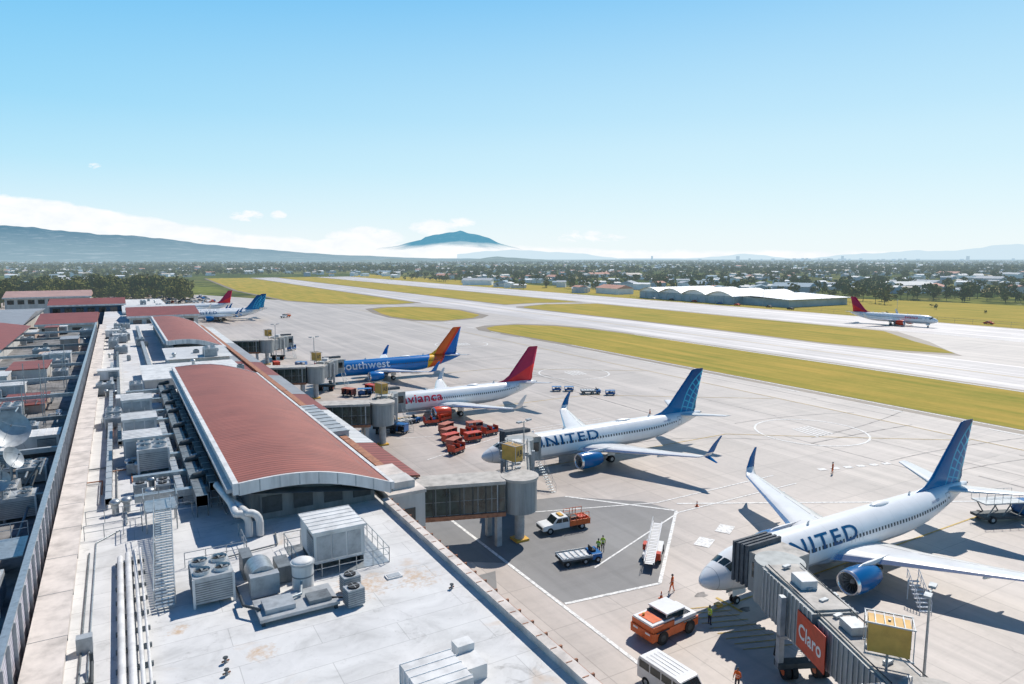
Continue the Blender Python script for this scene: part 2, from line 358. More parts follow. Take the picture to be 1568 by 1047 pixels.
# ------------------------------------------------------------------ mountains
def hillm(name,c,base_fade=None,hz=.5,hcol=HAZE,low=None):
    m,nt,b,o=base(name); p=pos(nt); n=noise(nt,p,.0009,9,.65); n2=noise(nt,p,.005,8,.75)
    col=ramp(nt,n,[(.35,tuple(x*.5 for x in c)),(.6,c)]); col=mix(nt,ramp(nt,n2,[(.52,0.),(.62,.8)]),col,(.42,.40,.33))
    nt.links.new(col,b.inputs['Base Color']); b.inputs['Roughness'].default_value=1; b.inputs['Specular IOR Level'].default_value=0
    em=nn(nt,'ShaderNodeEmission'); em.inputs[0].default_value=c4(hcol)  # aerial haze put into the hill colour as a constant glow
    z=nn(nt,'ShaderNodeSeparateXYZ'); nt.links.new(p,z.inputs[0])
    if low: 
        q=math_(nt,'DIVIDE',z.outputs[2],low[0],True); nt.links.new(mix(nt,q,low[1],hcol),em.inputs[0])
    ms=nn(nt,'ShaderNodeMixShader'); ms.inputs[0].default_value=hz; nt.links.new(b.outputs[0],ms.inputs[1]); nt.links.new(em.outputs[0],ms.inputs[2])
    res=ms.outputs[0]
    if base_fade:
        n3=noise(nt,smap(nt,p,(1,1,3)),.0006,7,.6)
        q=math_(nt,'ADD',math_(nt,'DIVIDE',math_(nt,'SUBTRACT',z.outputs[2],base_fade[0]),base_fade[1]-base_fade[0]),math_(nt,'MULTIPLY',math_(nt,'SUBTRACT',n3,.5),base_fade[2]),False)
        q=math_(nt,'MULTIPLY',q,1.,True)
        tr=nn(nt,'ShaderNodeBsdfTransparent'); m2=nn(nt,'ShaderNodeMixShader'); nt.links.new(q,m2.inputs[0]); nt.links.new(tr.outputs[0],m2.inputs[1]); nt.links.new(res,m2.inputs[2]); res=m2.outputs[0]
    nt.links.new(res,o.inputs[0]); return m
def ridge(name,dist,prof,mat,rough=.03,depth=.25,crest=0.):
    b=MB(); N=320
    xs=[p[0] for p in prof]; hs=[p[1] for p in prof]
    rngs=np.linspace(xs[0],xs[-1],N); hh=np.interp(rngs,xs,hs)
    K=12; rows=[]; ph=np.random.rand(8)*6
    for j in range(K+1):
        t=j/K; row=[]
        for i,rv in enumerate(rngs):
            jit=sum(math.sin(rv*f_+ph[q]+t*3)*a_ for q,(f_,a_) in enumerate(((40,.5),(90,.3),(170,.25),(23,.5),(310,.15))))
            dd=dist*(1-depth*(1-t))*(1+.02*jit*(1-t))
            e=hh[i]*(t**1.3)*(1+rough*jit*(1 if t<1 else .6))+crest*jit*t
            Rr=rv*dd
            row.append((dd*.5+Rr*.866,dd*.866-Rr*.5,e*dist+31*t-3))
        rows.append(row)
    b.loft(rows,mat,True,False,False); return b.done(name)
def PF(l): return [((a-784)/1053,(395-c)/1055) for a,c in l]
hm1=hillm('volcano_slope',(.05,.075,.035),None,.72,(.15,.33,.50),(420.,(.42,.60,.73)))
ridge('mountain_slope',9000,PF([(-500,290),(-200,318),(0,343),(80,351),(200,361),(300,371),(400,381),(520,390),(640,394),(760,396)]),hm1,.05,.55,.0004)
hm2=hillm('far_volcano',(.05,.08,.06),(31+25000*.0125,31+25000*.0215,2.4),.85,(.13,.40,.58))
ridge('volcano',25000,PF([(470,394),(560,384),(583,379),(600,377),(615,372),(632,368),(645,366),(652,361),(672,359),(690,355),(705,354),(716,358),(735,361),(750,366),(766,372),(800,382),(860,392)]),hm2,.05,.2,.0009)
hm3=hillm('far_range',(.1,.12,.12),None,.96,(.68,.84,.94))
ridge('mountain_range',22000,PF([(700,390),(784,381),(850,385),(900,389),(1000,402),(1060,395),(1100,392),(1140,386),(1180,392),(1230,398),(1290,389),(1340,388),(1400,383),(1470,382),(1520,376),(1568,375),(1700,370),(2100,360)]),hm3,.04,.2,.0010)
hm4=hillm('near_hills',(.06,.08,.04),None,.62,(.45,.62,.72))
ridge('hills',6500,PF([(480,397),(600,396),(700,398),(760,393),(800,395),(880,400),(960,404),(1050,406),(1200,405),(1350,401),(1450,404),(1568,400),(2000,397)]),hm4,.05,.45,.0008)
# ------------------------------------------------------------------ trees
def tree_mass(name,P,nq,qs):
    V=[]
    for (x,y,h) in P:
        k=random.randint(3,6)
        for q in range(k):
            a=random.random()*2*PI; rr_=h*.34*random.random()
            cx,cy,cz=x+math.cos(a)*rr_,y+math.sin(a)*rr_,h*(.36+.38*random.random()); R_=h*(.2+.13*random.random())
            n=max(2,nq//k)
            d=np.random.normal(size=(n,3)); d/=np.linalg.norm(d,axis=1)[:,None]; rad=R_*(.55+.5*np.random.rand(n,1))
            c=np.array([cx,cy,cz])+d*rad*np.array([1,1,.8])
            t1=np.cross(d+np.random.normal(size=(n,3))*.5,np.array([.3,.2,1.])); t1/=np.linalg.norm(t1,axis=1)[:,None]
            t2=np.cross(t1,d+np.random.normal(size=(n,3))*.4); t2/=np.linalg.norm(t2,axis=1)[:,None]
            s_=h*qs*(.6+.8*np.random.rand(n,1))
            V.append(np.stack([c-t1*s_-t2*s_*.6,c+t1*s_-t2*s_*.5,c+t1*s_*.7+t2*s_,c-t1*s_*.6+t2*s_*.8],1).reshape(-1,3))
        r_=h*.025; V.append(np.array([[x-r_,y,0],[x+r_,y,0],[x+r_*.5,y,h*.5],[x-r_*.5,y,h*.5]]))
        V.append(np.array([[x,y-r_,0],[x,y+r_,0],[x,y+r_*.5,h*.5],[x,y-r_*.5,h*.5]]))
    V=np.concatenate(V); n=len(V)//4
    me=D.meshes.new(name); me.vertices.add(len(V)); me.vertices.foreach_set('co',V.ravel()); me.loops.add(len(V)); me.loops.foreach_set('vertex_index',np.arange(len(V)))
    me.polygons.add(n); me.polygons.foreach_set('loop_start',np.arange(n)*4); me.polygons.foreach_set('loop_total',np.full(n,4)); me.materials.append(LEAF); me.update(); me.validate()
    return place(me,name)
def W(Dd,Rr): return Dd*.5+Rr*.866, Dd*.866-Rr*.5
def blocked(x,y):
    return (50<x<352 and y<1180) or (-70<x<=50 and y<520) or (350<x<445 and 270<y<425) or (340<x<520 and y<270)
P=[]
while len(P)<2500:
    d=random.uniform(350,1800); rr_=random.uniform(-.85,.85)*d; x,y=W(d,rr_)
    if blocked(x,y): continue
    if math.sin(x*.011+1)+math.sin(y*.009)+math.sin((x+y)*.021)<-.8+random.random()*.6-.3: continue
    P.append((x,y,random.uniform(5,13)))
for k in range(25): P.append((random.uniform(350,520),random.uniform(-20,260),random.uniform(2,4)))
tree_mass('distant_trees',P,64,.085)
P=[(random.uniform(-220,50),random.uniform(530,720),random.uniform(11,20)) for k in range(190)]
P+=[(random.uniform(-130,-62),random.uniform(430,560),random.uniform(14,24)) for k in range(40)]
tree_mass('tree_belt',P,420,.045)
P=[]
while len(P)<8500:
    d=1500+5500*random.random()**1.3; rr_=random.uniform(-.85,.85)*d; x,y=W(d,rr_)
    if blocked(x,y): continue
    if math.sin(x*.0031+1)+math.sin(y*.0027)+math.sin((x+y)*.006)<-.8: continue
    P.append((x,y,random.uniform(8,16)))
tree_mass('distant_woodland',P,12,.17)
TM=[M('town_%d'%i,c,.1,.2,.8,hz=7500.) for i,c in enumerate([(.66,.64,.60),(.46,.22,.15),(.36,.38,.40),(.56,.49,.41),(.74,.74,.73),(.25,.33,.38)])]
tb=MB(); random.seed(3)
cnt=0
while cnt<1800:
    d=600+5500*random.random()**1.3; rr_=random.uniform(-.8,.85)*d; x,y=W(d,rr_)
    if blocked(x,y): continue
    cnt+=1
    a=random.random()*PI; big=random.random()<.07
    L=random.uniform(9,16)*(2.6 if big else 1); Wd=random.uniform(7,10)*(2 if big else 1); h=random.uniform(3,6.5)
    tb.X=TR(x,y,0,a); wm=random.choice(TM[:1]+TM[2:]); rm=random.choice(TM)
    tb.box(-L/2,L/2,-Wd/2,Wd/2,0,h,wm)
    hh=h+Wd*.16; e=.5
    tb.add([(-L/2-e,-Wd/2-e,h),(L/2+e,-Wd/2-e,h),(L/2+e,0,hh),(-L/2-e,0,hh),(L/2+e,Wd/2+e,h),(-L/2-e,Wd/2+e,h)],[(0,1,2,3),(3,2,4,5),(0,3,5),(1,4,2)],rm)
tb.X=Matrix.Identity(4)
for k in range(60):
    d=random.uniform(6300,7200); rr_=d*random.choice([random.gauss(.42,.04),random.uniform(.2,.75)]); x,y=W(d,rr_); h=random.uniform(10,34) if random.random()<.93 else 52; q=random.uniform(6,13)
    tb.box(x-q,x+q,y-q,y+q,0,h,TM[random.choice((0,4,3))])
tb.done('distant_town')
hb=MB(); HW=M('hangar_wall',(.42,.47,.48),.15,.1,.7); HR=M('hangar_roof',(.80,.80,.79),.08,.05,.5)
for k in range(4):
    y0=322+k*24; 
    hb.box(358,420,y0,y0+23.9,0,5.5,HW)
    rg=[]
    for x in (356,422): rg.append([(x,y0+24*t/8,5.5+3.2*math.sin(PI*t/8)) for t in range(9)])
    hb.loft(rg,HR,False,False,False); hb.add([(357.9,y0+24*t/8,5.5+3.1*math.sin(PI*t/8)) for t in range(9)],[tuple(range(9))],HR)
    for j in range(3): hb.box(357.8,358,y0+2+j*7.5,y0+7+j*7.5,0,4.2,TM[5])
hb.box(366,425,285,321.9,0,5,HW); hb.add([(364,283,5.0),(364,322,6.6),(427,322,6.6),(427,283,5.0)],[(0,3,2,1)],HR)
hb.done('warehouse')
fn=MB(); fn.rail([(350,-40,0),(350,420,0)],2.2,GREY,.05,8); fn.done('perimeter_fence')
# ------------------------------------------------------------------ airliner
def finmat(name,kind):
    m,nt,b,o=base(name); v=obj(nt); sp=nn(nt,'ShaderNodeSeparateXYZ'); nt.links.new(v,sp.inputs[0]); x,y,z=sp.outputs
    if kind=='globe':
        dx=math_(nt,'SUBTRACT',x,46.); dz=math_(nt,'SUBTRACT',z,4.0)
        rad=math_(nt,'SQRT',math_(nt,'ADD',math_(nt,'MULTIPLY',dx,dx),math_(nt,'MULTIPLY',dz,dz)))
        ang=math_(nt,'ARCTAN2',dz,math_(nt,'MULTIPLY',dx,-1.))
        l1=math_(nt,'LESS_THAN',math_(nt,'FRACT',math_(nt,'MULTIPLY',rad,.8)),.22)
        l2=math_(nt,'LESS_THAN',math_(nt,'FRACT',math_(nt,'MULTIPLY',ang,8.)),.17)
        l=math_(nt,'MAXIMUM',l1,l2); l=math_(nt,'MULTIPLY',l,math_(nt,'LESS_THAN',rad,9.0))
        g_=ramp(nt,math_(nt,'DIVIDE',math_(nt,'SUBTRACT',z,5.),8.),[(0,(.005,.16,.36)),(.5,(.003,.095,.26)),(1,(.002,.05,.17))])
        col=mix(nt,l,g_,(.03,.36,.54))
    elif kind=='redfin':
        t=math_(nt,'SUBTRACT',math_(nt,'MULTIPLY',z,1.0),math_(nt,'MULTIPLY',x,.45))
        col=ramp(nt,math_(nt,'DIVIDE',math_(nt,'ADD',t,14.),10.),[(.0,(.68,.03,.04)),(.42,(.66,.03,.035)),(.44,(.34,.015,.07)),(1,(.44,.02,.06))],'LINEAR')
    elif kind=='stripes':
        t=math_(nt,'ADD',math_(nt,'SUBTRACT',x,math_(nt,'MULTIPLY',z,.72)),-26.6)
        col=ramp(nt,math_(nt,'DIVIDE',t,8.),[(0,(.006,.14,.44)),(.20,(.80,.42,.02)),(.40,(.72,.12,.02)),(.70,(.66,.05,.02)),(.8,(.006,.12,.40))],'CONSTANT')
    nt.links.new(col,b.inputs['Base Color']); b.inputs['Roughness'].default_value=.3; b.inputs['Specular IOR Level'].default_value=.25
    return m
GLOBE=finmat('blue_globe_fin','globe'); REDFIN=finmat('red_fin','redfin'); STRIPES=finmat('striped_tail','stripes')
def bodym(name,top,belly,zl):
    m,nt,b,o=base(name); v=obj(nt); sp=nn(nt,'ShaderNodeSeparateXYZ'); nt.links.new(v,sp.inputs[0])
    n=noise(nt,v,.6,6,.6); f=ramp(nt,math_(nt,'DIVIDE',sp.outputs[2],6.),[(zl/6-.005,belly),(zl/6+.005,top)])
    col=mix(nt,ramp(nt,n,[(.4,0.),(.8,.15)]),f,tuple(x*.75 for x in belly))
    seam=math_(nt,'LESS_THAN',math_(nt,'FRACT',math_(nt,'MULTIPLY',sp.outputs[0],.4)),.012)
    col=mix(nt,math_(nt,'MULTIPLY',seam,.25),col,(.2,.2,.2))
    nt.links.new(col,b.inputs['Base Color']); b.inputs['Roughness'].default_value=.25; b.inputs['Specular IOR Level'].default_value=.5
    return m
BW=bodym('white_fuselage',(.79,.79,.78),(.48,.50,.52),2.35)
BB=bodym('blue_fuselage',(.005,.15,.43),(.005,.11,.34),1.0)
WINGM=M('wing_grey',(.68,.68,.67),.06,.5,.3); WINGL=M('wing_leading_edge',(.75,.75,.75),.05,1,.2,.8)
NACB=M('nacelle_blue',(.004,.11,.30),.08,.5,.25); NACR=M('nacelle_red',(.62,.06,.02),.08,.5,.25)
TXB=M('livery_text_blue',(.003,.08,.20),.05,1,.4,spec=.2); TXR=M('livery_text_red',(.68,.02,.05),.05,1,.3); TXW=M('livery_text_white',(.7,.7,.72),.05,1,.3)
TXG=M('small_registration',(.1,.14,.3),.05,1,.4)
ST=[(0,3.0,.04,.04),(.12,3.0,.3,.28),(.45,3.03,.62,.58),(1.0,3.08,.95,.90),(1.7,3.14,1.22,1.16),(2.5,3.22,1.44,1.40),(3.3,3.31,1.62,1.66),(4.2,3.37,1.76,1.86),(5.5,3.4,1.85,1.97),(7,3.4,1.88,2.0),(27.5,3.4,1.88,2.0),(30,3.47,1.82,1.92),(32.5,3.64,1.64,1.72),(35,3.9,1.34,1.44),(37.5,4.2,.98,1.1),(39.5,4.46,.62,.76),(41,4.66,.34,.45),(41.6,4.74,.16,.25)]
def st(x):
    for a,b in zip(ST,ST[1:]):
        if x<=b[0]:
            t=(x-a[0])/(b[0]-a[0]); return [a[i]*(1-t)+b[i]*t for i in (1,2,3)]
    return ST[-1][1:]
def surf(x,th,off=0):
    zc,hw,hh=st(x); return (x,-math.sin(th)*(hw+off),zc+math.cos(th)*(hh+off))
def patch(b,x0,x1,t0,t1,mat,nx=1,ntt=2,off=.018,skew=0):
    vs=[];fs=[]
    for i in range(nx+1):
        for j in range(ntt+1):
            th=t0+(t1-t0)*j/ntt; vs.append(surf(x0+(x1-x0)*i/nx+skew*(th-t0),th,off))
    for i in range(nx):
        for j in range(ntt): a=i*(ntt+1)+j; fs.append((a,a+1,a+ntt+2,a+ntt+1))
    b.add(vs,fs,mat)
AF=[(1,0),(.75,.35),(.5,.62),(.25,.72),(.08,.48),(0,0),(.08,-.3),(.3,-.42),(.6,-.3),(.85,-.1)]
def sec(le,ch,t,nrm): 
    n=Vector(nrm).normalized(); return [tuple(Vector(le)+Vector((c*ch,0,0))+n*(tt*t*ch)) for c,tt in AF]
def airliner(name,loc,rz=0,L=42.2,body=BW,fin=GLOBE,nac=NACB,text='UNITED',tm=TXB,tsp=(7.2,19.0,1.5,math.radians(62)),wlm=None,wl='max'):
    b=MB()
    N=36; xs=[s_[0] for s_ in ST]; X=sorted(set(xs+[x*1.0 for x in range(8,42)]))
    X=[x for x in X if x<=41.6]
    rings=[[surf(x,2*PI*i/N) for i in range(N)] for x in X]
    tailx=31 if fin is STRIPES else 99
    k=len([x for x in X if x<=tailx])
    b.loft(rings[:k],body,True,True)
    if tailx<99: b.loft(rings[k-1:],fin,True,True)
    b.ball((18.5,0,1.95),(6.2,1.75,.75),body,20,10)
    for sg in (1,-1):
        for (x0,x1,t0,t1,sk) in ((1.95,2.7,.05,.50,.3),(2.15,2.95,.54,.98,.35),(2.7,3.4,1.02,1.32,.0)):
            patch(b,x0,x1,sg*t0,sg*t1,GLASS,3,3,.02,sk*sg*1.0)
        for q in range(58):
            x=6.6+q*.508
            if abs(x-19)<.2: continue
            if x<35.3: patch(b,x-.12,x+.12,sg*math.radians(73),sg*math.radians(83),DGREY,1,2,.015)
        for dx in (4.9,36.0):
            for (a0,a1,t0,t1) in ((dx-.45,dx-.4,50,110),(dx+.4,dx+.45,50,110),(dx-.45,dx+.45,49,51),(dx-.45,dx+.45,109,111)):
                patch(b,a0,a1,sg*math.radians(t0),sg*math.radians(t1),GREY,1,4,.012)
            patch(b,dx-.12,dx+.12,sg*math.radians(70),sg*math.radians(80),DGREY,1,2,.015)
        for dx in (18.2,19.4): patch(b,dx-.28,dx-.25,sg*math.radians(66),sg*math.radians(92),GREY,1,3,.012); patch(b,dx+.25,dx+.28,sg*math.radians(66),sg*math.radians(92),GREY,1,3,.012)
        patch(b,1.2,1.25,sg*.02,sg*PI*.98,LGREY,1,16,.006)
    if text:
        vs,fs=textmesh(text,2.,.03)
        for sg in (1,-1):
            x0,x1,h,tc=tsp; pts=[]
            for (u,v) in vs:
                x=x0+(x1-x0)*(u if sg==1 else 1-u); th=tc+(.5-v)*h/1.94; pts.append(surf(x,sg*th,.022))
            b.add(pts,fs,tm)
        vs,fs=textmesh('N37527',1.,.01)
        b.add([surf(32.3+1.6*u,math.radians(58)+(.5-v)*.28/1.7,.022) for u,v in vs],fs,TXG)
    wm=wlm or nac
    for sg in (1,-1):
        y=lambda q:-q*sg
        secs=[sec((14.6,y(1.0),2.15),8.6,.12,(0,0,1)),sec((18.0,y(5.8),2.65),5.3,.11,(0,0,1)),sec((21.2,y(11.3),3.15),3.4,.10,(0,0,1)),sec((24.3,y(16.9),3.7),1.75,.10,(0,0,1))]
        b.loft(secs,WINGM,True,True)
        le=[(p[5],p[4],p[6]) for p in secs]
        for a,c in zip(le,le[1:]):
            def q3(t,dx): return tuple(Vector(t)+Vector((dx,0,0)))
            b.add([q3(a[0],-.03),q3(a[1],-.03),q3(c[1],-.03),q3(c[0],-.03)],[(0,1,2,3)],WINGL)
        def wp(t,cf,up_):
            i=min(2,int(t*3)); f_=t*3-i; A=secs[i];B_=secs[i+1]
            tt=Vector(A[0]).lerp(Vector(B_[0]),f_); m1=Vector(A[1]).lerp(Vector(B_[1]),f_)
            q=m1.lerp(tt,(cf-.75)/.25) if cf>.75 else m1
            return (q.x,q.y,q.z+up_)
        for t0,t1 in ((.05,.3),(.34,.62),(.66,.92)):
            b.add([wp(t0,.76,.012),wp(t0,.775,.012),wp(t1,.775,.012),wp(t1,.76,.012)],[(0,1,2,3)],GREY)
        if wl=='max':
            b.loft([secs[-1],sec((24.8,y(17.4),3.9),1.6,.09,(0,sg*.7,.7)),sec((25.3,y(17.75),4.4),1.35,.08,(0,sg*1,.2))],WHITE,True,True)
            b.loft([sec((25.3,y(17.75),4.4),1.35,.08,(0,sg*1,.2)),sec((26.1,y(18.0),5.6),.95,.08,(0,sg*1,.1)),sec((27.2,y(18.25),6.7),.4,.08,(0,sg*1,.1))],wm,True,True)
            b.loft([sec((25.2,y(17.3),3.8),1.1,.09,(0,sg*.7,-.7)),sec((26.6,y(18.2),2.9),.35,.09,(0,sg*.7,-.7))],wm,True,True)
        else:
            b.loft([secs[-1],sec((24.9,y(17.4),4.0),1.5,.09,(0,sg*.7,.7)),sec((25.8,y(17.8),5.3),1.0,.08,(0,sg*1,.1)),sec((26.7,y(18.0),6.3),.55,.08,(0,sg*1,.1))],wm,True,True)
        for yy,xx,zz in ((4.0,21.3,2.2),(8.0,22.4,2.55),(11.8,23.5,2.95)): b.ball((xx,y(yy),zz),(1.9,.22,.28),WINGM,10,6)
        ex,ey,ez=13.0,y(4.9),1.72
        prof=[(.0,1.02),(.05,1.12),(.3,1.2),(1.2,1.27),(2.4,1.22),(3.4,1.05),(3.9,.9)]
        def rg(px,r,n=28): return [(ex+px,ey+r*math.cos(2*PI*i/n),ez+r*math.sin(2*PI*i/n)*.97) for i in range(n)]
        b.loft([rg(.9,.92),rg(.3,.95),rg(0.,1.02),rg(.05,1.12),rg(.3,1.2)],WINGL,True,False)
        b.loft([rg(*q) for q in prof[2:]],nac,True,False)
        b.loft([rg(3.9,.9),rg(3.3,.62)],DGREY,True,False); b.loft([rg(3.0,.62),rg(4.3,.52),rg(4.9,.32),rg(5.3,.05)],GREY,True,True)
        b.loft([rg(.9,.92),rg(.92,.02)],DGREY,False,False); b.loft([rg(.45,.02),rg(.65,.16),rg(.9,.26)],LGREY,True,False)
        for i in range(18):
            t=2*PI*i/18; t2=t+.16
            b.add([(ex+.8,ey+.2*math.cos(t),ez+.2*math.sin(t)),(ex+.74,ey+.9*math.cos(t),ez+.9*math.sin(t)),(ex+.88,ey+.9*math.cos(t2),ez+.9*math.sin(t2)),(ex+.88,ey+.2*math.cos(t2),ez+.2*math.sin(t2))],[(0,1,2,3)],GREY)
        b.loft([sec((ex+.6,ey,ez+1.0),5.4,.06,(0,1,0)),sec((ex+2.0,ey,ez+1.34),4.2,.05,(0,1,0))],WHITE,True,True)
        b.loft([sec((36.1,y(.2),4.85),4.1,.09,(0,0,1)),sec((40.0,y(7.1),5.65),1.5,.09,(0,0,1))],WINGM,True,True)
        b.cyl((20.4,y(2.7),2.3),(20.4,y(2.85),.55),.13,LGREY); b.cyl((20.9,y(1.8),2.2),(20.4,y(2.85),.9),.07,LGREY)
        for q in (2.5,3.15): b.wheel((20.4,y(q),.55),.55,.36)
        b.box(19.7,21.1,y(3.1)-.03,y(3.1)+.03,1.1,2.2,WHITE)
    b.cyl((4.4,0,1.7),(4.3,0,.4),.1,LGREY)
    for q in (-.22,.22): b.wheel((4.3,q,.36),.36,.2)
    b.box(3.6,5.2,-.4,-.36,.95,1.6,WHITE); b.box(3.6,5.2,.36,.4,.95,1.6,WHITE)
    b.loft([sec((29.6,0,5.0),10.6,.012,(0,1,0)),sec((32.9,0,5.75),7.7,.05,(0,1,0)),sec((34.3,0,6.6),6.3,.09,(0,1,0)),sec((39.4,0,12.25),2.6,.09,(0,1,0)),sec((39.9,0,12.42),2.1,.05,(0,1,0))],fin,True,True)
    b.cyl((41.3,0,4.75),(41.9,0,4.8),.14,GREY,r1=.1)
    b.ball((25,0,5.38),(1.5,.5,.28),WHITE,14,8)
    for ax in (8,13.5,30): b.loft([sec((ax,0,5.35),.5,.1,(0,1,0)),sec((ax+.25,0,5.8),.25,.1,(0,1,0))],WHITE,True,True)
    k=L/42.2
    return b.done(name,loc,rz,scale=(k,.5+.5*k if k<.9 else 1,1))
airliner('airliner',(42.3,40.6,0),L=43.4)
airliner('airliner',(43.2,83.4,0),L=42.8)
airliner('airliner',(38.6,122.5,0),L=38.6,fin=REDFIN,nac=NACR,text='avianca',tm=TXR,tsp=(7.6,16.8,1.6,math.radians(66)),wlm=WINGM,wl='sh')
airliner('airliner',(40.5,168,0),L=40.5,body=BB,fin=STRIPES,nac=BB,text='Southwest',tm=TXW,tsp=(6.5,20,1.9,math.radians(66)),wlm=STRIPES,wl='sh')
airliner('airliner',(26,377,0),L=42.2)
airliner('airliner',(24,366,0),L=40)
airliner('airliner',(20,425,0),L=38,fin=REDFIN,nac=NACR,text='avianca',tm=TXR,tsp=(8.4,16.4,1.5,math.radians(66)),wlm=WINGM,wl='sh')
airliner('airliner',(317,168,0),rz=math.radians(100),L=39,fin=REDFIN,nac=NACR,text='avianca',tm=TXR,tsp=(8.4,14.4,1.3,math.radians(66)),wlm=WINGM,wl='sh')
# ------------------------------------------------------------------ jet bridges
def box_between(b,p0,p1,w_,h0,h1,mat,rib=None,ribm=None,glass=None):
    dx,dy=p1[0]-p0[0],p1[1]-p0[1]; L=math.hypot(dx,dy); a=math.atan2(dy,dx)
    X=b.X; b.X=X@TR(p0[0],p0[1],0,a)
    hz=(p1[2]-p0[2])
    def q(x,y,z): return (x,y,z+p0[2]+hz*x/L)
    b.add([q(0,-w_/2,h0),q(L,-w_/2,h0),q(L,w_/2,h0),q(0,w_/2,h0),q(0,-w_/2,h1),q(L,-w_/2,h1),q(L,w_/2,h1),q(0,w_/2,h1)],[(0,3,2,1),(4,5,6,7),(0,1,5,4),(1,2,6,5),(2,3,7,6),(3,0,4,7)],mat)
    if rib:
        n=int(L/rib)
        for k in range(n+1):
            x=min(L-.04,k*rib+.04)
            for sg in (-1,1):
                y0,y1=sorted((sg*w_/2,sg*(w_/2+.07)))
                b.add([q(x-.06,y0,h0),q(x+.06,y0,h0),q(x+.06,y1,h0),q(x-.06,y1,h0),q(x-.06,y0,h1),q(x+.06,y0,h1),q(x+.06,y1,h1),q(x-.06,y1,h1)],[(0,3,2,1),(4,5,6,7),(0,1,5,4),(1,2,6,5),(2,3,7,6),(3,0,4,7)],ribm or mat)
    if glass:
        n=int(L/1.4); st_=L/n
        for k in range(n):
            for sg in (-1,1):
                y=sg*(w_/2+.015)
                for (g0,g1) in ((h0+.12,h0+1.5),(h0+1.58,h1-.12)):
                    b.add([q(k*st_+.05,y,g0),q((k+1)*st_-.05,y,g0),q((k+1)*st_-.05,y,g1),q(k*st_+.05,y,g1)],[(0,1,2,3)],glass)
    b.X=X
JB=M('jet_bridge_panel',(.30,.315,.31),.2,1.2,.55,.1,streak=True); JR=M('jet_bridge_roof',(.44,.41,.37),.25,.8,.7)
ACC=M('accordion_canopy',(.10,.11,.12),.25,2,.8)
def jetbridge(Ys,plane_y,nose,front=False):
    root=D.objects.new('jet_bridge',None); C.scene.collection.objects.link(root); root.location=(37,Ys-4,0)
    b=MB(); b.X=TR(-37,-(Ys-4),0)
    zf=3.9
    x0w=23.9 if Ys>60 and Ys<70 else 25.5
    box_between(b,(x0w,Ys+.5,0),(35.3,Ys-3.2,0),3.2,zf,zf+3.1,GREY,1.4,DGREY,TGLASS)
    box_between(b,(x0w,Ys+.5,0),(35.3,Ys-3.2,0),3.7,zf+3.1,zf+3.45,JR)
    box_between(b,(x0w,Ys+.5,0),(35.3,Ys-3.2,0),3.7,zf-.45,zf,BROWN if not front else GREY)
    for q in ((34.2,Ys-4.2),(34.6,Ys-1.2)): b.box(q[0]-.3,q[0]+.3,q[1]-.3,q[1]+.3,0,zf+3.4,LGREY)
    b.cyl((37,Ys-4,zf-.4),(37,Ys-4,zf+3.2),1.9,JB,n=24,smooth=False); b.cyl((37,Ys-4,zf+3.2),(37,Ys-4,zf+3.5),2.1,JR,n=24); b.cyl((37,Ys-4,0),(37,Ys-4,zf-.4),.55,LGREY,n=16)
    b.box(36.2,37.8,Ys-4.8,Ys-3.2,0,.25,YEL)
    cx,cy=nose+3.9,plane_y-4.6
    e=(cx-1.9,plane_y-6.6)
    s0=(37.7,Ys-2.4); t1=.56
    m=(s0[0]+(e[0]-s0[0])*t1,s0[1]+(e[1]-s0[1])*t1)
    box_between(b,(s0[0],s0[1],0),(m[0],m[1],0),2.7,zf-.1,zf+2.75,JB,.55,LGREY)
    box_between(b,(m[0]-.3,m[1]-.6,0),(e[0],e[1],-.2),3.2,zf-.35,zf+3.05,JB,.55,LGREY)
    box_between(b,(s0[0],s0[1],0),(m[0],m[1],0),2.3,zf+2.75,zf+2.9,JR)
    box_between(b,(m[0]-.2,m[1]-.4,0),(e[0],e[1],-.2),2.7,zf+3.06,zf+3.2,JR)
    for t in np.linspace(.05,.95,9):
        x=s0[0]+(e[0]-s0[0])*t; y=s0[1]+(e[1]-s0[1])*t; z=zf+(2.95 if t<t1 else 3.12)
        b.box(x-.35,x+.35,y-.15,y+.15,z,z+.18,LGREY)
    a=math.atan2(e[1]-s0[1],e[0]-s0[0])
    X=b.X; Lm=math.hypot(e[0]-s0[0],e[1]-s0[1]); b.X=X@TR(s0[0],s0[1],0,a)
    for sg in (-1.0,1.0):
        b.tube([(.5,sg*1.2,zf+3.1),(Lm*.5,sg*1.2,zf+3.15),(Lm-.5,sg*1.3,zf+3.25)],.05,DGREY,6)
    b.box(Lm*.35,Lm*.35+1.4,-.6,.5,zf+2.95,zf+3.5,LGREY); b.box(Lm*.72,Lm*.72+1.6,-.5,.7,zf+3.1,zf+3.75,WHITER)
    b.X=X
    b.cyl((e[0]+.6,e[1]+.6,zf-.5),(e[0]+.6,e[1]+.6,zf+2.9),1.95,JB,n=20,smooth=False)
    b.box(cx-1.9,cx+2.1,cy-1.6,cy+1.2,zf-.5,zf+2.7,JB); b.box(cx-1.9,cx+2.1,cy-1.6,cy+1.2,zf+2.703,zf+2.85,JR)
    b.box(cx-1.95,cx-1.88,cy-1.2,cy+.8,zf+.8,zf+2.1,GLASS); b.box(cx-.2,cx+1.7,cy-1.67,cy-1.6,zf+.8,zf+2.1,GLASS)
    for k in range(7):
        y0=cy+1.2+k*.24; g_=.12 if k%2 else 0
        b.box(cx-2.0+g_,cx+2.1-g_,y0,y0+.235,zf-.3+g_,zf+3.3-g_-.02*k,ACC)
    dx,dy=m[0]+.4*(e[0]-m[0]),m[1]+.4*(e[1]-m[1])
    X=b.X; b.X=X@TR(dx,dy,0,a)
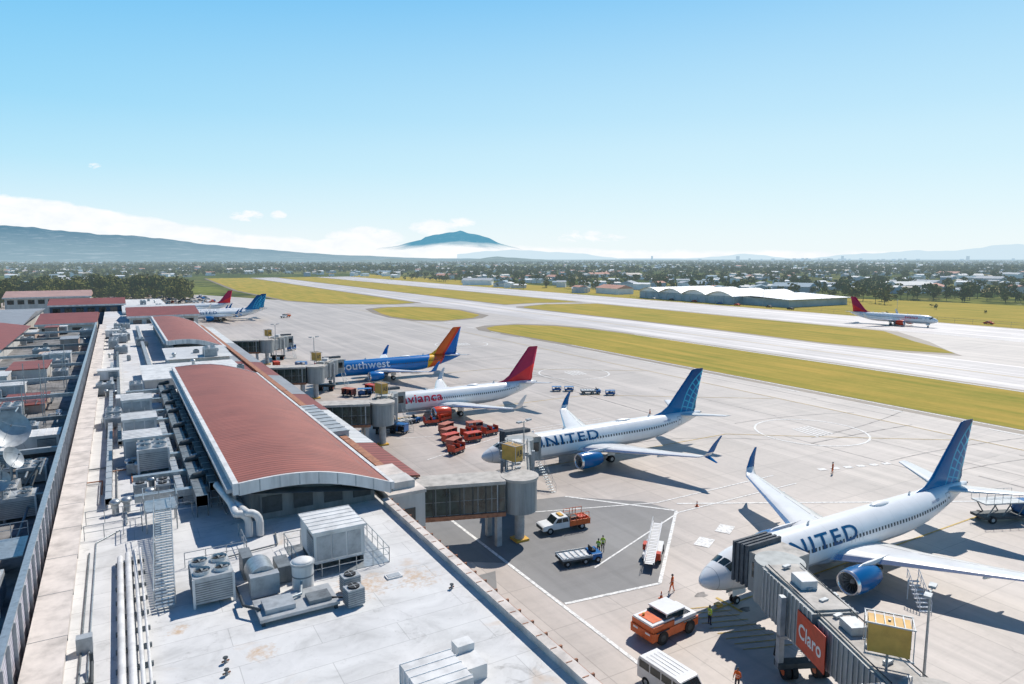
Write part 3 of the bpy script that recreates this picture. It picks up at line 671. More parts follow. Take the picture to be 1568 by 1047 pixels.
    for sg in (-1,1):
        b.box(-.25,.25,sg*2.0-.2,sg*2.0+.2,.9,zf+2.6,LGREY)
        b.wheel((0,sg*.95,.6),.6,.4,ORANGEP); b.wheel((0,sg*1.5,.6),.6,.4,ORANGEP)
    b.box(-.4,.4,-2.2,2.2,.95,1.4,DGREY); b.box(-.3,.3,-2.2,2.2,zf-.6,zf-.36,LGREY)
    b.tube([(-1,-1.6,zf-.4),(-1.4,-1.8,1.5),(-.4,-1.2,1.0)],.06,BLACK); b.tube([(1,1.6,zf-.4),(1.2,1.8,1.2),(.4,1.2,1.0)],.06,BLACK)
    b.X=X
    X=b.X; b.X=X@TR(cx+1.6,cy-1.6,0,-PI/2)
    for k in range(13): b.box(k*.3,k*.3+.28,-.4,.4,zf-.5-(k+1)*.26,zf-.46-(k+1)*.26,GALV)
    b.rail([(0,-.42,zf-.5),(3.9,-.42,.0)],1.0,GALV,.025,1.2); b.rail([(0,.42,zf-.5),(3.9,.42,.0)],1.0,GALV,.025,1.2)
    b.X=X
    b.done('bridge_structure',(0,0,0),0,root,.02)
    if front:
        q=MB(); q.X=TR(-37,-(Ys-4),0)@TR(s0[0],s0[1],0,a)
        x0=Lm*.40
        q.box(x0,x0+3.6,1.69,1.75,zf-.15,zf+2.5,REDP)
        vs,fs=textmesh('Claro',1.,.02)
        q.add([(x0+3.3-2.9*u,1.77,zf+.65+1.1*v) for u,v in vs],fs,WHITE)
        q.done('advert_panel',(0,0,0),0,root)
    return root
def gate_sign(x,y,txt,rz=0):
    b=MB(); b.cyl((0,0,6.8),(0,0,9.9),.08,LGREY); b.box(-1.1,1.1,-.6,.6,8.0,9.8,YELB)
    for sy in (-.8,.8): b.box(-1.3,1.3,sy-.04,sy+.04,9.84,9.92,LGREY); b.box(-1.3,1.3,sy-.04,sy+.04,7.9,7.98,LGREY)
    for k in range(6): b.box(-1.28+k*.5,-1.22+k*.5,-.76,.76,9.86,9.90,LGREY)
    for sx in (-1.25,1.25):
        for sy in (-.75,.75): b.cyl((sx,sy,7.9),(sx,sy,9.9),.03,LGREY,n=6)
    vs,fs=textmesh(txt,1.,.02)
    b.add([(1.12,-.42+.84*u,8.5+.8*v) for u,v in vs],fs,DGREY); b.add([(-1.12,.42-.84*u,8.5+.8*v) for u,v in vs],fs,DGREY)
    b.done('gate_sign',(x,y,0),rz)
for i,(Ys,py,tx,nose) in enumerate(((22,40.6,'A10',42.3),(66.4,83.4,'A9',43.2),(111.3,122.5,'A8',38.6),(155.3,168,'A7',40.5),(212,225,'A6',41))):
    jetbridge(Ys,py,nose,i==0); gate_sign(38.2,Ys-.3,tx,math.radians(-55 if i==0 else -75))
def lamp_post(x,y,h):
    b=MB(); b.cyl((0,0,0),(0,0,h),.11,GALV,r1=.07,n=10); b.box(-.25,.25,-.25,.25,0,.3,LGREY)
    b.cyl((-.9,0,h-.1),(.9,0,h-.1),.05,GALV,n=6)
    for sx in (-.9,.9): b.box(sx-.35,sx+.35,-.22,.22,h-.05,h+.12,LGREY); b.box(sx-.28,sx+.28,-.16,.16,h-.08,h-.05,WHITE)
    b.done('street_lamp',(x,y,0),math.radians(20))
lamp_post(45.7,23.4,9); lamp_post(41.5,69,11.5); lamp_post(38.5,158,13); lamp_post(39,205,12); lamp_post(360,300,9); lamp_post(356,210,9)
# ------------------------------------------------------------------ terminal
t=MB()
t.box(-5,20,-12,57,0,8.9,WALL); 
t.box(-5,20,57.01,420,0,8.88,WALL)
t.add([(-5,-12,9),(20,-12,9),(20,420,9),(-5,420,9)],[(0,1,2,3)],MEMB)
t.box(-5,20,-12,420,8.901,8.99,WALL)
t.box(19.55,20.0,-12,57,9,9.5,LEDGE); t.box(19.45,20.08,-12,57,9.5,9.58,LEDGE); t.box(20.12,20.26,-12,57,9.3,9.42,BROWN); t.box(20.12,20.2,-12,57,8.5,8.6,BROWN)
for k in range(46): t.box(20.1,20.28,-11+k*1.5,-10.88+k*1.5,8.2,9.6,BROWN); t.box(19.5,19.9,-11+k*1.5,-10.95+k*1.5,9.585,9.61,BROWN)
for k in range(9):
    t.box(20.01,20.05,-8+k*7,-4+k*7,4.6,6.6,GLASS); t.box(20.01,20.05,-8+k*7,-4+k*7,1.0,3.0,GLASS)
t.box(-5.3,-3.7,-12,250,9.001,10.2,LEDGE); t.box(-5.4,-3.55,-12,250,10.2,10.32,LEDGE)
for k in range(44): t.box(-5.42,-3.53,-11+k*6,-10.96+k*6,10.0,10.33,GREY)
t.box(-6.0,-5.8,-12,235,8,12.2,LOUV); t.box(-6.1,-5.7,-12,235,12.2,12.32,GALV)
for k in range(100): t.box(-5.8,-5.62,-11+k*2.4,-10.88+k*2.4,9,12.2,LGREY)
t.box(20.3,23.8,57.5,66.5,0,9.3,WALL); t.box(20.2,23.9,57.4,66.6,9.3,9.6,LEDGE); t.box(21,23.2,58.5,61,9.6,10.3,WALL)
t.box(20.32,20.6,57.44,57.5,5,9,REDP); t.box(21.6,22.8,57.44,57.5,5,8,GLASS)
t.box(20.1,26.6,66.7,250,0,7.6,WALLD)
for k in range(60): 
    y=68+k*3; t.box(26.6,26.64,y,y+2.6,4.4,6.8,TGLASS); t.box(26.64,26.72,y-.15,y+.02,3.9,7.3,LGREY)
for (y0,y1,m_) in ((67,82,REDROOFX),(82.2,104,WROOF),(104.2,118,REDROOFX),(118.2,140,GROOF),(140.2,160,REDROOFX),(160.2,200,GROOF),(200,250,WROOF)):
    t.add([(20.5,y0,8.5),(27.2,y0,7.7),(27.2,y1,7.7),(20.5,y1,8.5)],[(0,1,2,3)],m_); t.box(20.5,27.2,y0,y1,7.5,7.68,BROWN)
    t.box(23.2,24.1,y0,y1,8.3,8.65,BROWN)
t.box(21.2,24.5,84,102,8.4,9.2,LGREY)
for k in range(9): t.box(21.1,24.6,84+k*2.1,84.12+k*2.1,9.2,9.26,GREY)
t.done('terminal_building')
def hall(y0,y1,x0=7.5,x1=20.2,zl=13,zr=11,nm='concourse_hall'):
    b=MB(); n=14
    def zz(t): return zl*(1-t)+zr*t+.95*math.sin(PI*t)
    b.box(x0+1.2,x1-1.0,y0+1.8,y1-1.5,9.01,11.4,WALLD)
    P0=[(x0+(x1-x0)*i/n,zz(i/n)) for i in range(n+1)]
    segs=30
    rings=[[(x,y0+(y1-y0)*j/segs,z) for x,z in P0] for j in range(segs+1)]
    b.loft(rings,REDROOF,True,False,False)
    for yy,off in ((y0,-.25),(y1,.25)):
        vs=[];fs=[]
        for (x,z) in P0: vs+=[(x,yy+off,z+.08),(x,yy+off,z-.95),(x,yy,z+.08),(x,yy,z-.95)]
        for i in range(n):
            a=i*4; fs+=[(a,a+4,a+5,a+1),(a+2,a+3,a+7,a+6),(a,a+2,a+6,a+4),(a+1,a+5,a+7,a+3)]
        b.add(vs,fs,WHITER)
        yw=yy+(1.6 if off<0 else -1.4)
        vs=[(x,yw,z-.3) for x,z in P0 if x0+1<x<x1-.8]; vs+=[(vs[-1][0],yw,9.01),(vs[0][0],yw,9.01)]
        b.add(vs,[tuple(range(len(vs)))],WALLD)
        for k in range(9):
            x=x0+(x1-x0)*k/8.; b.box(x-.05,x+.05,yy+off-.012 if off<0 else yy+off,yy+off if off<0 else yy+off+.012,zz(k/8)-.9,zz(k/8)+.05,LGREY)
    for k in range(4): b.box(x0+2+k*2.6,x0+3.6+k*2.6,y0+1.5,y0+1.59,9.6,11.0,DGREY)
    b.box(x0-.45,x0-.02,y0-.25,y1+.25,zl-.85,zl+.10,WHITER); b.box(x0-.9,x0-.45,y0+.2,y1-.2,zl-.75,zl-.45,LGREY)
    b.box(x1+.02,x1+.35,y0-.25,y1+.25,zr-.6,zr+.06,WHITER)
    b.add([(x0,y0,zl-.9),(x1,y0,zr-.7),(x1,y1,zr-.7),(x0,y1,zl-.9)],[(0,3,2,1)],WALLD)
    for k in range(int((y1-y0)/6)):
        b.box(x0-.15,x0+.15,y0+3+k*6,y0+3.3+k*6,9.01,zl-.8,LGREY)
    return b.done(nm)
hall(57,125); hall(166,238,9,20.4)
b=MB()
for dx in (0,1.0):
    pts=[(7.9+dx*.8,55.4-dx*.2,9.1)]+[(7.9+dx*.8-.9*(1-math.cos(a)),55.4-dx*.2,10.2+.9*math.sin(a)) for a in np.linspace(0,PI/2,5)]+[(6.9,57.4+dx,11.4),(6.4,62,11.6)]
    b.tube(pts,.29,WHITER,12)
b.done('bent_duct')
b=MB(); b.box(3,19,128,146,9.01,10.6,WALL); b.box(2.8,19.2,127.8,146.2,10.6,10.8,WHITER); b.box(8,19,148,162,9.01,11.2,WALL); b.add([(7.5,147.5,11.3),(19.6,147.5,11.3),(19.6,162.4,11.9),(7.5,162.4,11.9)],[(0,1,2,3)],WROOF); b.done('plant_room')
def simple_building(name,x0,x1,y0,y1,h,rm,rise=2.,wm=WALL,ax='x'):
    b=MB(); b.box(x0,x1,y0,y1,0,h,wm); e=.8
    if ax=='x':
        ym=(y0+y1)/2; b.add([(x0-e,y0-e,h),(x1+e,y0-e,h),(x1+e,ym,h+rise),(x0-e,ym,h+rise),(x1+e,y1+e,h),(x0-e,y1+e,h)],[(0,1,2,3),(3,2,4,5),(0,3,5),(1,4,2)],rm)
    else:
        xm=(x0+x1)/2; b.add([(x0-e,y0-e,h),(x0-e,y1+e,h),(xm,y1+e,h+rise),(xm,y0-e,h+rise),(x1+e,y1+e,h),(x1+e,y0-e,h)],[(0,1,2,3),(3,2,4,5),(0,3,5),(1,4,2)],rm)
    b.box(x0-e,x1+e,y0-e-.05,y0-e,h-.5,h+.15,WHITER)
    for k in range(int((x1-x0)/4)): b.box(x0+1+k*4,x0+3.6+k*4,y0-.06,y0,h-3.2,h-1.2,GLASS)
    return b.done(name)
PINK=roofmat('pale_red_roofing',(.52,.33,.28))
simple_building('terminal_wing',-46,-12,395,425,12.5,PINK,2.5)
simple_building('terminal_wing',-24,2,330,360,12,REDROOFX,2,M('blue_wall',(.05,.09,.14),.15,.5,.6))
simple_building('terminal_wing',3,24,262,300,11.5,REDROOFX,2)
simple_building('terminal_wing',-22,-7,255,300,10.5,REDROOFX,2)
simple_building('terminal_wing',-44,-23,180,240,11.5,REDROOFX,2,ax='y')
simple_building('terminal_wing',2,22,305,345,10,WROOF,1.5)
simple_building('terminal_wing',-60,-26,250,330,11,GROOF,1.5)
b=MB(); b.box(-75,-6.05,-12,250,0,8.6,WALL); b.add([(-75,-12,8.62),(-6.05,-12,8.62),(-6.05,250,8.62),(-75,250,8.62)],[(0,1,2,3)],M('old_roof',(.20,.195,.19),.5,.4,.85)); b.done('landside_building')
# ------------------------------------------------------------------ roof plant
def hv_box(w_=3.6,l=4.2,h=2.2):
    b=MB()
    for x in (-w_/2+.2,w_/2-.2):
        b.box(x-.1,x+.1,-l/2,l/2,0,.5,DGREY)
    b.box(-w_/2,w_/2,-l/2,l/2,.5,.5+h,WHITER)
    b.box(-w_/2-.12,w_/2+.12,-l/2-.12,l/2+.12,.5+h,.62+h,WHITER)
    n=int(l/.7)
    for k in range(n+1): b.box(-w_/2-.14,w_/2+.14,-l/2-.1+k*(l+.1)/n,-l/2-.05+k*(l+.1)/n,.62+h,.66+h,WHITER)
    for k in range(3): 
        x=-w_/2+.15+k*(w_-.3)/3; b.box(x,x+(w_-.3)/3-.12,-l/2-.03,-l/2,.75,.3+h,LGREY)
    b.box(-w_/2-.02,-w_/2,-l/2+.3,0,.8,.2+h,GREY)
    for k in range(8): b.box(-w_/2-.05,-w_/2-.02,-l/2+.35,-.05,.85+k*.18,.93+k*.18,LGREY)
    return b.mesh('packaged_unit')
def hv_fans(w_=2.4,l=3.2,h=1.7):
    b=MB(); b.box(-w_/2,w_/2,-l/2,l/2,.25,.25+h,LGREY)
    for sx in (-1,1):
        for sy in (-1,1):
            c=(sx*w_/4,sy*l/4,.25+h); b.cyl(c,(c[0],c[1],c[2]+.25),w_*.21,WHITER,n=18,caps=False); b.cyl((c[0],c[1],c[2]+.05),(c[0],c[1],c[2]+.07),w_*.2,BLACK,n=18)
            for k in range(5):
                t_=k*2*PI/5; b.add([(c[0],c[1],c[2]+.12),(c[0]+.42*math.cos(t_),c[1]+.42*math.sin(t_),c[2]+.1),(c[0]+.42*math.cos(t_+.5),c[1]+.42*math.sin(t_+.5),c[2]+.18)],[(0,1,2)],GREY)
    for k in range(9): b.box(-w_/2-.03,w_/2+.03,-l/2-.03,l/2+.03,.4+k*.15,.44+k*.15,GREY)
    b.box(-w_/2-.05,-w_/2+.1,-l/2-.05,-l/2+.1,0,.25+h,WHITER); b.box(w_/2-.1,w_/2+.05,-l/2-.05,-l/2+.1,0,.25+h,WHITER)
    return b.mesh('condenser')
def hv_small():
    b=MB(); b.box(-.55,.55,-.45,.45,.1,1.2,LGREY); b.cyl((0,0,1.2),(0,0,1.3),.38,BLACK,n=14)
    for k in range(7): b.box(-.58,.58,-.48,.48,.2+k*.14,.23+k*.14,GREY)
    for k in range(4): b.cyl((0,0,1.31),(.38*math.cos(k*1.57),.38*math.sin(k*1.57),1.31),.015,WHITER,n=4)
    return b.mesh('small_condenser')
def vent():
    b=MB(); b.cyl((0,0,0),(0,0,.9),.28,GALV,n=12); b.ball((0,0,1.05),(.45,.45,.3),GALV,12,8); return b.mesh('vent')
HB=hv_box();HF=hv_fans();HS=hv_small();VT=vent()
AC='rooftop_air_conditioner'
place(HB,AC,(12.7,48.7,9.05),0); place(HF,AC,(4.2,46.8,9.02),0,scale=(1,1,1.0)); place(HF,AC,(2.2,79.5,9.02),0,scale=(1.2,1.2,1.3)); 
for y in (84,94,107): place(HB,AC,(1.4,y,9.02),0,scale=(1,.95,1))
for x,y in ((11.9,40.8),(12.2,42.6)): place(HS,AC,(x,y,9.02),.1)
b=MB(); b.box(9.9,16,45.6,52,9.0,9.045,GALV); b.rail([(9.9,52,9.0),(9.9,45.6,9.0),(16,45.6,9.0),(16,52,9.0),(9.9,52,9)],1.15,GALV,.03,1.2)
b.done('plant_railing')
b=MB(); b.box(6.2,11,40.8,43.6,9.3,9.5,LGREY); 
for q in ((6.4,41),(10.8,41),(6.4,43.4),(10.8,43.4)): b.box(q[0]-.1,q[0]+.1,q[1]-.1,q[1]+.1,9.0,9.3,DGREY)
b.cyl((9.6,44.6,9.1),(9.6,44.6,10.8),.7,WHITER,n=20); b.cyl((9.6,44.6,10.8),(9.6,44.6,10.95),.8,LGREY,n=20); b.ball((9.6,44.6,10.95),(.7,.7,.22),WHITER,16,8); b.cyl((9.6,44.6,10.0),(9.6,44.6,10.08),.73,GREY,n=20)
b.cyl((7.2,45.3,9.95),(7.2,47.4,9.95),.9,GALV,n=22); b.box(6.3,8.1,44.6,45.3,9.1,10.5,LGREY); b.box(8.3,9.2,46,48,9.05,10.2,GREY)
b.tube([(7,42,9.7),(9,42.6,9.7),(9.4,44.2,9.8)],.1,GALV); b.tube([(6.4,42,9.6),(5.6,43,9.6),(5.6,44.4,9.6)],.09,DGREY); b.tube([(10.4,41.5,9.6),(11.6,41.2,9.4)],.06,BLACK)
b.box(6.6,8.4,41.3,42.9,9.5,9.8,LGREY); b.box(9.2,10.6,41.2,42.4,9.5,9.75,GREY)
b.box(6.3,7.0,47.8,49.6,9.05,10.6,GREY)
b.tube([(5.4,48,9.15),(5.4,52,9.15),(9.5,52.6,9.15),(9.8,55,9.15)],.06,GREY); b.tube([(5.7,44,9.1),(5.7,50,9.1),(3.2,50.5,9.1)],.05,DGREY)
b.done('chiller_skid')
b=MB(); b.box(11.4,14.2,28.4,31.3,9.0,10.3,WHITER)
for k in range(5): b.box(11.35,14.25,28.6+k*.65,28.64+k*.65,9,10.34,WHITE)
b.box(14.2,15.7,29.8,31.3,9.0,9.8,WHITER); b.box(14.7,15.7,31.3,32.1,9.0,10.2,WHITER); b.done('air_duct')
b=MB()
for x,rd in ((-1.0,.2),(-.5,.2),(-.05,.12),(.3,.08)): b.tube([(x,22,9.45),(x,56+x,9.45),(x,56+x,9.1)],rd,WHITER,12)
for k in range(16): b.box(-1.3,.5,23+k*2.1,23.15+k*2.1,9.0,9.25,GREY)
b.tube([(-3.0,30,9.08),(-3.0,58,9.08)],.06,GREY); b.tube([(-2.6,30,9.08),(-2.6,60,9.08),(-1,62,9.08)],.05,GALV)
b.tube([(-3.3,37,9.1),(-3.3,39.5,9.1),(-2.4,39.5,9.1),(-2.4,41,9.5),(-2.4,41,10.0)],.1,DGREY); b.box(-2.8,-2.0,36.5,37.4,9,10,DGREY); b.box(-3.2,-2.4,43,43.6,9,9.9,LGREY)
b.done('roof_pipe')
b=MB(); p0=Vector((1.4,46,9.3)); p1=Vector((2.1,60,10.9))
for k in range(36):
    q=p0.lerp(p1,k/35); b.box(q.x-.55,q.x+.55,q.y-.12,q.y+.12,q.z,q.z+.05,GALV)
b.rail([tuple(p0+Vector((-.6,0,0))),tuple(p1+Vector((-.6,0,0)))],1.1,GALV,.035,1.2); b.rail([tuple(p0+Vector((.6,0,0))),tuple(p1+Vector((.6,0,0)))],1.1,GALV,.035,1.2)
b.box(.8,3.2,60,63,10.8,10.86,GALV); b.rail([(.8,60,10.86),(.8,63,10.86),(3.2,63,10.86),(3.2,60,10.86)],1.1,GALV,.035,1)
for q in ((.9,60.2),(3.1,60.2),(.9,62.8),(3.1,62.8),(1.2,53)): b.cyl((q[0],q[1],9),(q[0],q[1],10.9),.05,GALV,n=6)
b.rail([(-3.4,64.5,9),(.6,64.5,9)],1.2,GALV,.03,1.2); b.rail([(-3.4,61,9),(.6,61,9),(.6,64.5,9)],1.2,GALV,.03,1.2)
b.rail([(3.2,63,9),(7,63,9)],1.2,GALV,.03,1.2); b.rail([(3.0,52,9),(7.2,52,9),(7.2,56,9)],1.1,GALV,.03,1.2)
b.done('catwalk_stair')
b=MB(); random.seed(11)
for (x,y0,y1,s_,z,m_) in ((5.2,62,122,.9,10.4,GREY),(6.4,64,118,.7,10.9,DGREY),(3.9,66,100,.6,9.9,LGREY),(-1.8,68,160,.5,9.7,LGREY),(-.8,90,200,.4,9.6,GREY),(4.6,130,240,.7,10,LGREY)):
    b.box(x-s_/2,x+s_/2,y0,y1,z-s_/2,z+s_/2,m_)
    for k in range(int((y1-y0)/2.2)): b.box(x-s_/2-.04,x+s_/2+.04,y0+k*2.2,y0+k*2.2+.08,z-s_/2-.04,z+s_/2+.04,GALV)
    for k in range(int((y1-y0)/5)): b.box(x-s_/2,x-s_/2+.08,y0+k*5,y0+k*5+.08,9,z,GREY); b.box(x+s_/2-.08,x+s_/2,y0+k*5,y0+k*5+.08,9,z,GREY)
for y in (66,72,79,88,97,103,112,120):
    b.box(.2,6.2,y-.35,y+.35,9.9,10.5,GALV); b.tube([(6.3,y+1.6,11.2),(5.1,y+1.6,11.0),(4.4,y+1.6,9.5)],.3,DGREY,10)
    b.tube([(6.5,y+3.0,11.0),(5.6,y+3.0,10.9),(5.2,y+3.0,9.5)],.25,LGREY,10)
for k in range(30):
    x=random.uniform(-3,7); y=random.uniform(60,125); L=random.uniform(2,12); b.tube([(x,y,9.15),(x,y+L,9.15),(x+random.uniform(-2,2),y+L,9.15)],random.uniform(.04,.1),random.choice((GALV,GREY,WHITER,BROWN)),6)
b.done('duct_run')
random.seed(5)
for k in range(34):
    y=random.uniform(100,250); x=random.choice((random.uniform(-2.8,6),random.uniform(-2.8,2)))
    me=random.choice((HB,HF,HF,HS,VT,HS)); place(me,AC if me is not VT else 'roof_vent',(x,y,9.02),random.choice((0,PI/2)),scale=(.8,.8,random.uniform(.7,1.1)))
for k in range(14):
    me=random.choice((HS,VT)); place(me,AC if me is HS else 'roof_vent',(random.uniform(-2.5,6),random.uniform(66,80),9.02),0)
for k in range(80):
    x=-7.8-48*random.random()**1.3; y=random.uniform(45,245)
    me=random.choice((HB,HF,HF,HS,VT)); place(me,AC if me is not VT else 'roof_vent',(x,y,8.65),random.choice((0,PI/2)),scale=(1,1,random.uniform(.7,1.1)))
for k in range(30):
    x=random.uniform(8,19); y=random.choice((random.uniform(240,260),random.uniform(127,165),random.uniform(300,400)))
    me=random.choice((HF,HS,VT)); place(me,AC if me is not VT else 'roof_vent',(x,y,9.02 if not 127<y<165 else 11.0),0)
b=MB()
for k in range(20):
    x=-10-32*random.random(); y=random.uniform(60,240); s_=random.uniform(2,6); h=random.uniform(1.2,3.2); b.box(x-s_/2,x+s_/2,y-s_,y+s_,8.6,8.6+h,random.choice((WALL,TAN,WALLD,TAN))); b.box(x-s_/2-.15,x+s_/2+.15,y-s_-.15,y+s_+.15,8.6+h,8.75+h,random.choice((PINK,WROOF,REDROOFX,GROOF,TAN)))
for k in range(10):
    y=70+k*17; b.box(-30,-6.5,y,y+.5,10.2+.05*k,10.7+.05*k,random.choice((LGREY,GALV,GREY)))
for k in range(40):
    x=random.uniform(-25,-7); y=random.uniform(50,130); L=random.uniform(3,14); z=random.uniform(8.8,11.5); b.tube([(x,y,z),(x,y+L,z),(x-random.uniform(0,4),y+L,z),(x-2,y+L,8.6)],random.uniform(.05,.14),random.choice((GALV,GREY,WHITER,DGREY)),6)
b.done('roof_plant_housing')
def mast(x,y,h,name='antenna_mast'):
    b=MB(); b.cyl((0,0,0),(0,0,h),.06,GALV,n=6); 
    for k in range(3): b.cyl((-.5+.1*k,0,h*.6+k*h*.13),(.5-.1*k,0,h*.6+k*h*.13),.025,GALV,n=5)
    b.cyl((0,0,h*.8),(1.5,1.5,0),.012,GREY,n=4); b.cyl((0,0,h*.8),(-1.5,1.0,0),.012,GREY,n=4); b.done(name,(x,y,8.62))
for k in range(20): mast(random.uniform(-20,-7.5),random.uniform(58,140),random.uniform(5,10))
def dish(x,y,z,R_,rz,hh=1.6,name='satellite_dish'):
    b=MB(); b.cyl((0,0,-hh),(0,0,1.6),.12,GALV); b.X=Matrix.Translation((0,0,2.2))@Matrix.Rotation(math.radians(62),4,'X')
    rings=[[(R_*q*math.cos(2*PI*i/28),R_*q*math.sin(2*PI*i/28),.35*R_*q*q) for i in range(28)] for q in (.02,.3,.55,.8,1.)]
    b.loft(rings,LGREY,True,False)
    for i in range(3): b.cyl((R_*.8*math.cos(i*2.09),R_*.8*math.sin(i*2.09),.25*R_),(0,0,R_*.95),.02,GALV,n=5)
    b.cyl((0,0,R_*.85),(0,0,R_),.09,GREY); b.done(name,(x,y,z),rz)
dish(-11.0,88,10.6,2.0,math.radians(20),2.); dish(-9.6,77,10.2,1.1,math.radians(60)); dish(-9.5,70,10,.9,math.radians(-20))
b=MB(); b.rail([(-6.8,20,8.62),(-6.8,110,8.62)],1.2,GALV,.03,1.5); b.rail([(-12,30,8.62),(-12,110,8.62)],1.2,GALV,.03,1.5); b.rail([(-12,60,10.6),(-6.8,60,10.6)],1.1,GALV,.03,1); b.box(-12,-6.8,56,60,10.5,10.58,GALV); b.done('roof_railing')
b=MB(); b.box(14.9,16.0,42.9,43.6,9.002,9.1,WHITER); b.box(15,15.9,43,43.5,9.1,9.13,LGREY)
b.done('roof_hatch')
for x,y in ((3.9,38.1),(3.8,36.9),(18.2,39.6)):
    b=MB(); b.cyl((0,0,0),(0,0,.3),.07,GREY,n=8); b.cyl((0,0,.3),(0,0,.36),.14,DGREY,n=8); b.cyl((-.2,0,.1),(.2,.1,.1),.05,BROWN,n=6); b.done('roof_drain',(x,y,9.0))
# ------------------------------------------------------------------ vehicles
def extr(b,prof,y0,y1,mat):
    n=len(prof); b.add([(x,y0,z) for x,z in prof]+[(x,y1,z) for x,z in prof],[tuple(range(n))[::-1],tuple(range(n,2*n))]+[(i,(i+1)%n,n+(i+1)%n,n+i) for i in range(n)],mat)
def pickup(loc,rz,name='pickup_truck'):
    b=MB()
    extr(b,[(-2.8,.5),(-2.8,.95),(-2.6,1.05),(-1.5,1.15),(-.6,1.15),(-.6,.5)],-.92,.92,WHITE)
    extr(b,[(-1.55,1.12),(-.95,1.78),(.35,1.82),(.6,1.12),(.6,.5),(-1.0,.5)],-.88,.88,WHITE)
    b.add([(-1.53,-.78,1.17),(-1.53,.78,1.17),(-.99,.74,1.76),(-.99,-.74,1.76)],[(0,1,2,3)],GLASS)
    for sg in (-1,1):
        y=sg*.885; b.add([(-1.25,y,1.2),(-.42,y,1.2),(-.42,y,1.68),(-.92,y,1.68)],[(0,1,2,3)],GLASS); b.add([(-.35,y,1.2),(.45,y,1.2),(.3,y,1.68),(-.35,y,1.68)],[(0,1,2,3)],GLASS)
        b.box(.6,3.2,min(sg*.86,sg*.96),max(sg*.86,sg*.96),.6,1.25,ORANGEP)
        for x in (-1.9,2.2): b.wheel((x,sg*.8,.4),.4,.28)
    b.box(.6,3.2,-.92,.92,.55,.75,DGREY); b.box(3.2,3.3,-.9,.9,.5,1.25,ORANGEP)
    for x in (.7,1.5,2.3,3.1):
        for sg in (-1,1): b.cyl((x,sg*.9,1.2),(x,sg*.9,2.0),.04,ORANGEP,n=6)
    b.rail([(.7,-.9,1.2),(3.1,-.9,1.2)],.8,ORANGEP,.04,.8); b.rail([(.7,.9,1.2),(3.1,.9,1.2)],.8,ORANGEP,.04,.8)
    b.box(.9,1.8,-.6,.6,.75,1.5,DGREY); b.box(2.0,2.9,-.5,.4,.75,1.35,REDP); b.box(-2.86,-2.8,-.7,.7,.6,.9,DGREY); b.box(-.5,.0,-.5,.5,1.83,1.93,YEL)
    return b.done(name,loc,rz,bevel=.04)
pickup((42.6,62.4,.02),math.radians(-6)); 
def tug(loc,rz):
    b=MB()
    b.box(-2.7,2.4,-1.2,1.2,.45,1.15,ORANGEP); b.box(-2.6,-.3,-1.15,1.15,1.15,1.6,ORANGEP); b.box(-.3,2.3,-1.1,1.1,1.15,1.45,WHITE)
    b.box(-2.62,-.2,-1.05,1.05,1.6,1.75,WHITE)
    b.box(-1.2,.6,-.95,.95,1.75,1.9,DGREY)
    for q in ((-.9,-.9),(-.9,.9),(.9,-.9),(.9,.9)): b.box(q[0]-.05,q[0]+.05,q[1]-.05,q[1]+.05,1.45,2.1,WHITE)
    b.box(-1.0,1.0,-1.0,1.0,2.1,2.22,WHITE); b.box(-.92,.92,-.97,-.93,1.6,2.05,GLASS); b.box(.93,.97,-.9,.9,1.5,2.05,GLASS)
    for x in (-1.6,1.4):
        for sg in (-1,1): b.wheel((x,sg*1.1,.55),.55,.35,DGREY); b.box(x-.7,x+.7,min(sg*1.18,sg*1.24),max(sg*1.18,sg*1.24),1.05,1.15,DGREY)
    b.box(2.4,2.55,-.9,.9,.4,1.1,DGREY); b.cyl((2.5,0,.5),(6.2,.0,.42),.07,LGREY); b.box(6.0,6.6,-.25,.25,.3,.5,YEL)
    for k in range(4): b.box(1.2+k*.2,1.3+k*.2,-.8,.8,1.45,1.5,DGREY)
    b.box(-2.3,-1.3,-.8,.8,1.75,1.79,ORANGEP)
    b.box(-2.72,-2.7,-.9,-.4,.9,1.05,WHITE); b.box(-2.72,-2.7,.4,.9,.9,1.05,WHITE); b.cyl((-2,.5,1.79),(-2,.5,1.98),.1,YEL)
    return b.done('pushback_tug',loc,rz,bevel=.05,scale=(1.05,1.05,1.05))
tug((38.0,40.1,.0),math.radians(4))
def van(loc,rz):
    b=MB()
    pr=[(-2.6,.4),(-2.6,1.6),(-2.4,2.05),(1.2,2.1),(1.5,2.05),(2.15,1.25),(2.65,1.05),(2.7,.4)]
    extr(b,pr,-.9,.9,WHITE); 
    b.add([(1.56,-.78,1.98),(1.56,.78,1.98),(2.18,.84,1.27),(2.18,-.84,1.27)],[(0,1,2,3)],GLASS)
    for sg in (-1,1):
        y=sg*.906
        for x0,x1 in ((-2.4,-1.4),(-1.3,-.3),(-.2,.75)): b.add([(x0,y,1.25),(x1,y,1.25),(x1,y,1.85),(x0,y,1.85)],[(0,1,2,3)],GLASS)
        b.add([(.85,y,1.25),(1.95,y,1.25),(1.4,y,1.85),(.85,y,1.85)],[(0,1,2,3)],GLASS)
        for x in (-1.7,1.75): b.wheel((x,sg*.8,.36),.36,.26)
        b.box(1.9,2.1,min(sg*.95,sg*1.15),max(sg*.95,sg*1.15),1.2,1.4,DGREY)
    b.box(2.7,2.76,-.75,.75,.45,.8,DGREY); b.add([(-2.606,-.75,1.2),(-2.606,.75,1.2),(-2.5,.7,1.8),(-2.5,-.7,1.8)],[(0,1,2,3)],GLASS)
    for k in range(4): b.box(-2,.9,-.6+k*.38,-.57+k*.38,2.09,2.115,WHITER)
    return b.done('passenger_van',loc,rz,bevel=.06)
van((32.6,33.6,.02),math.radians(-86))
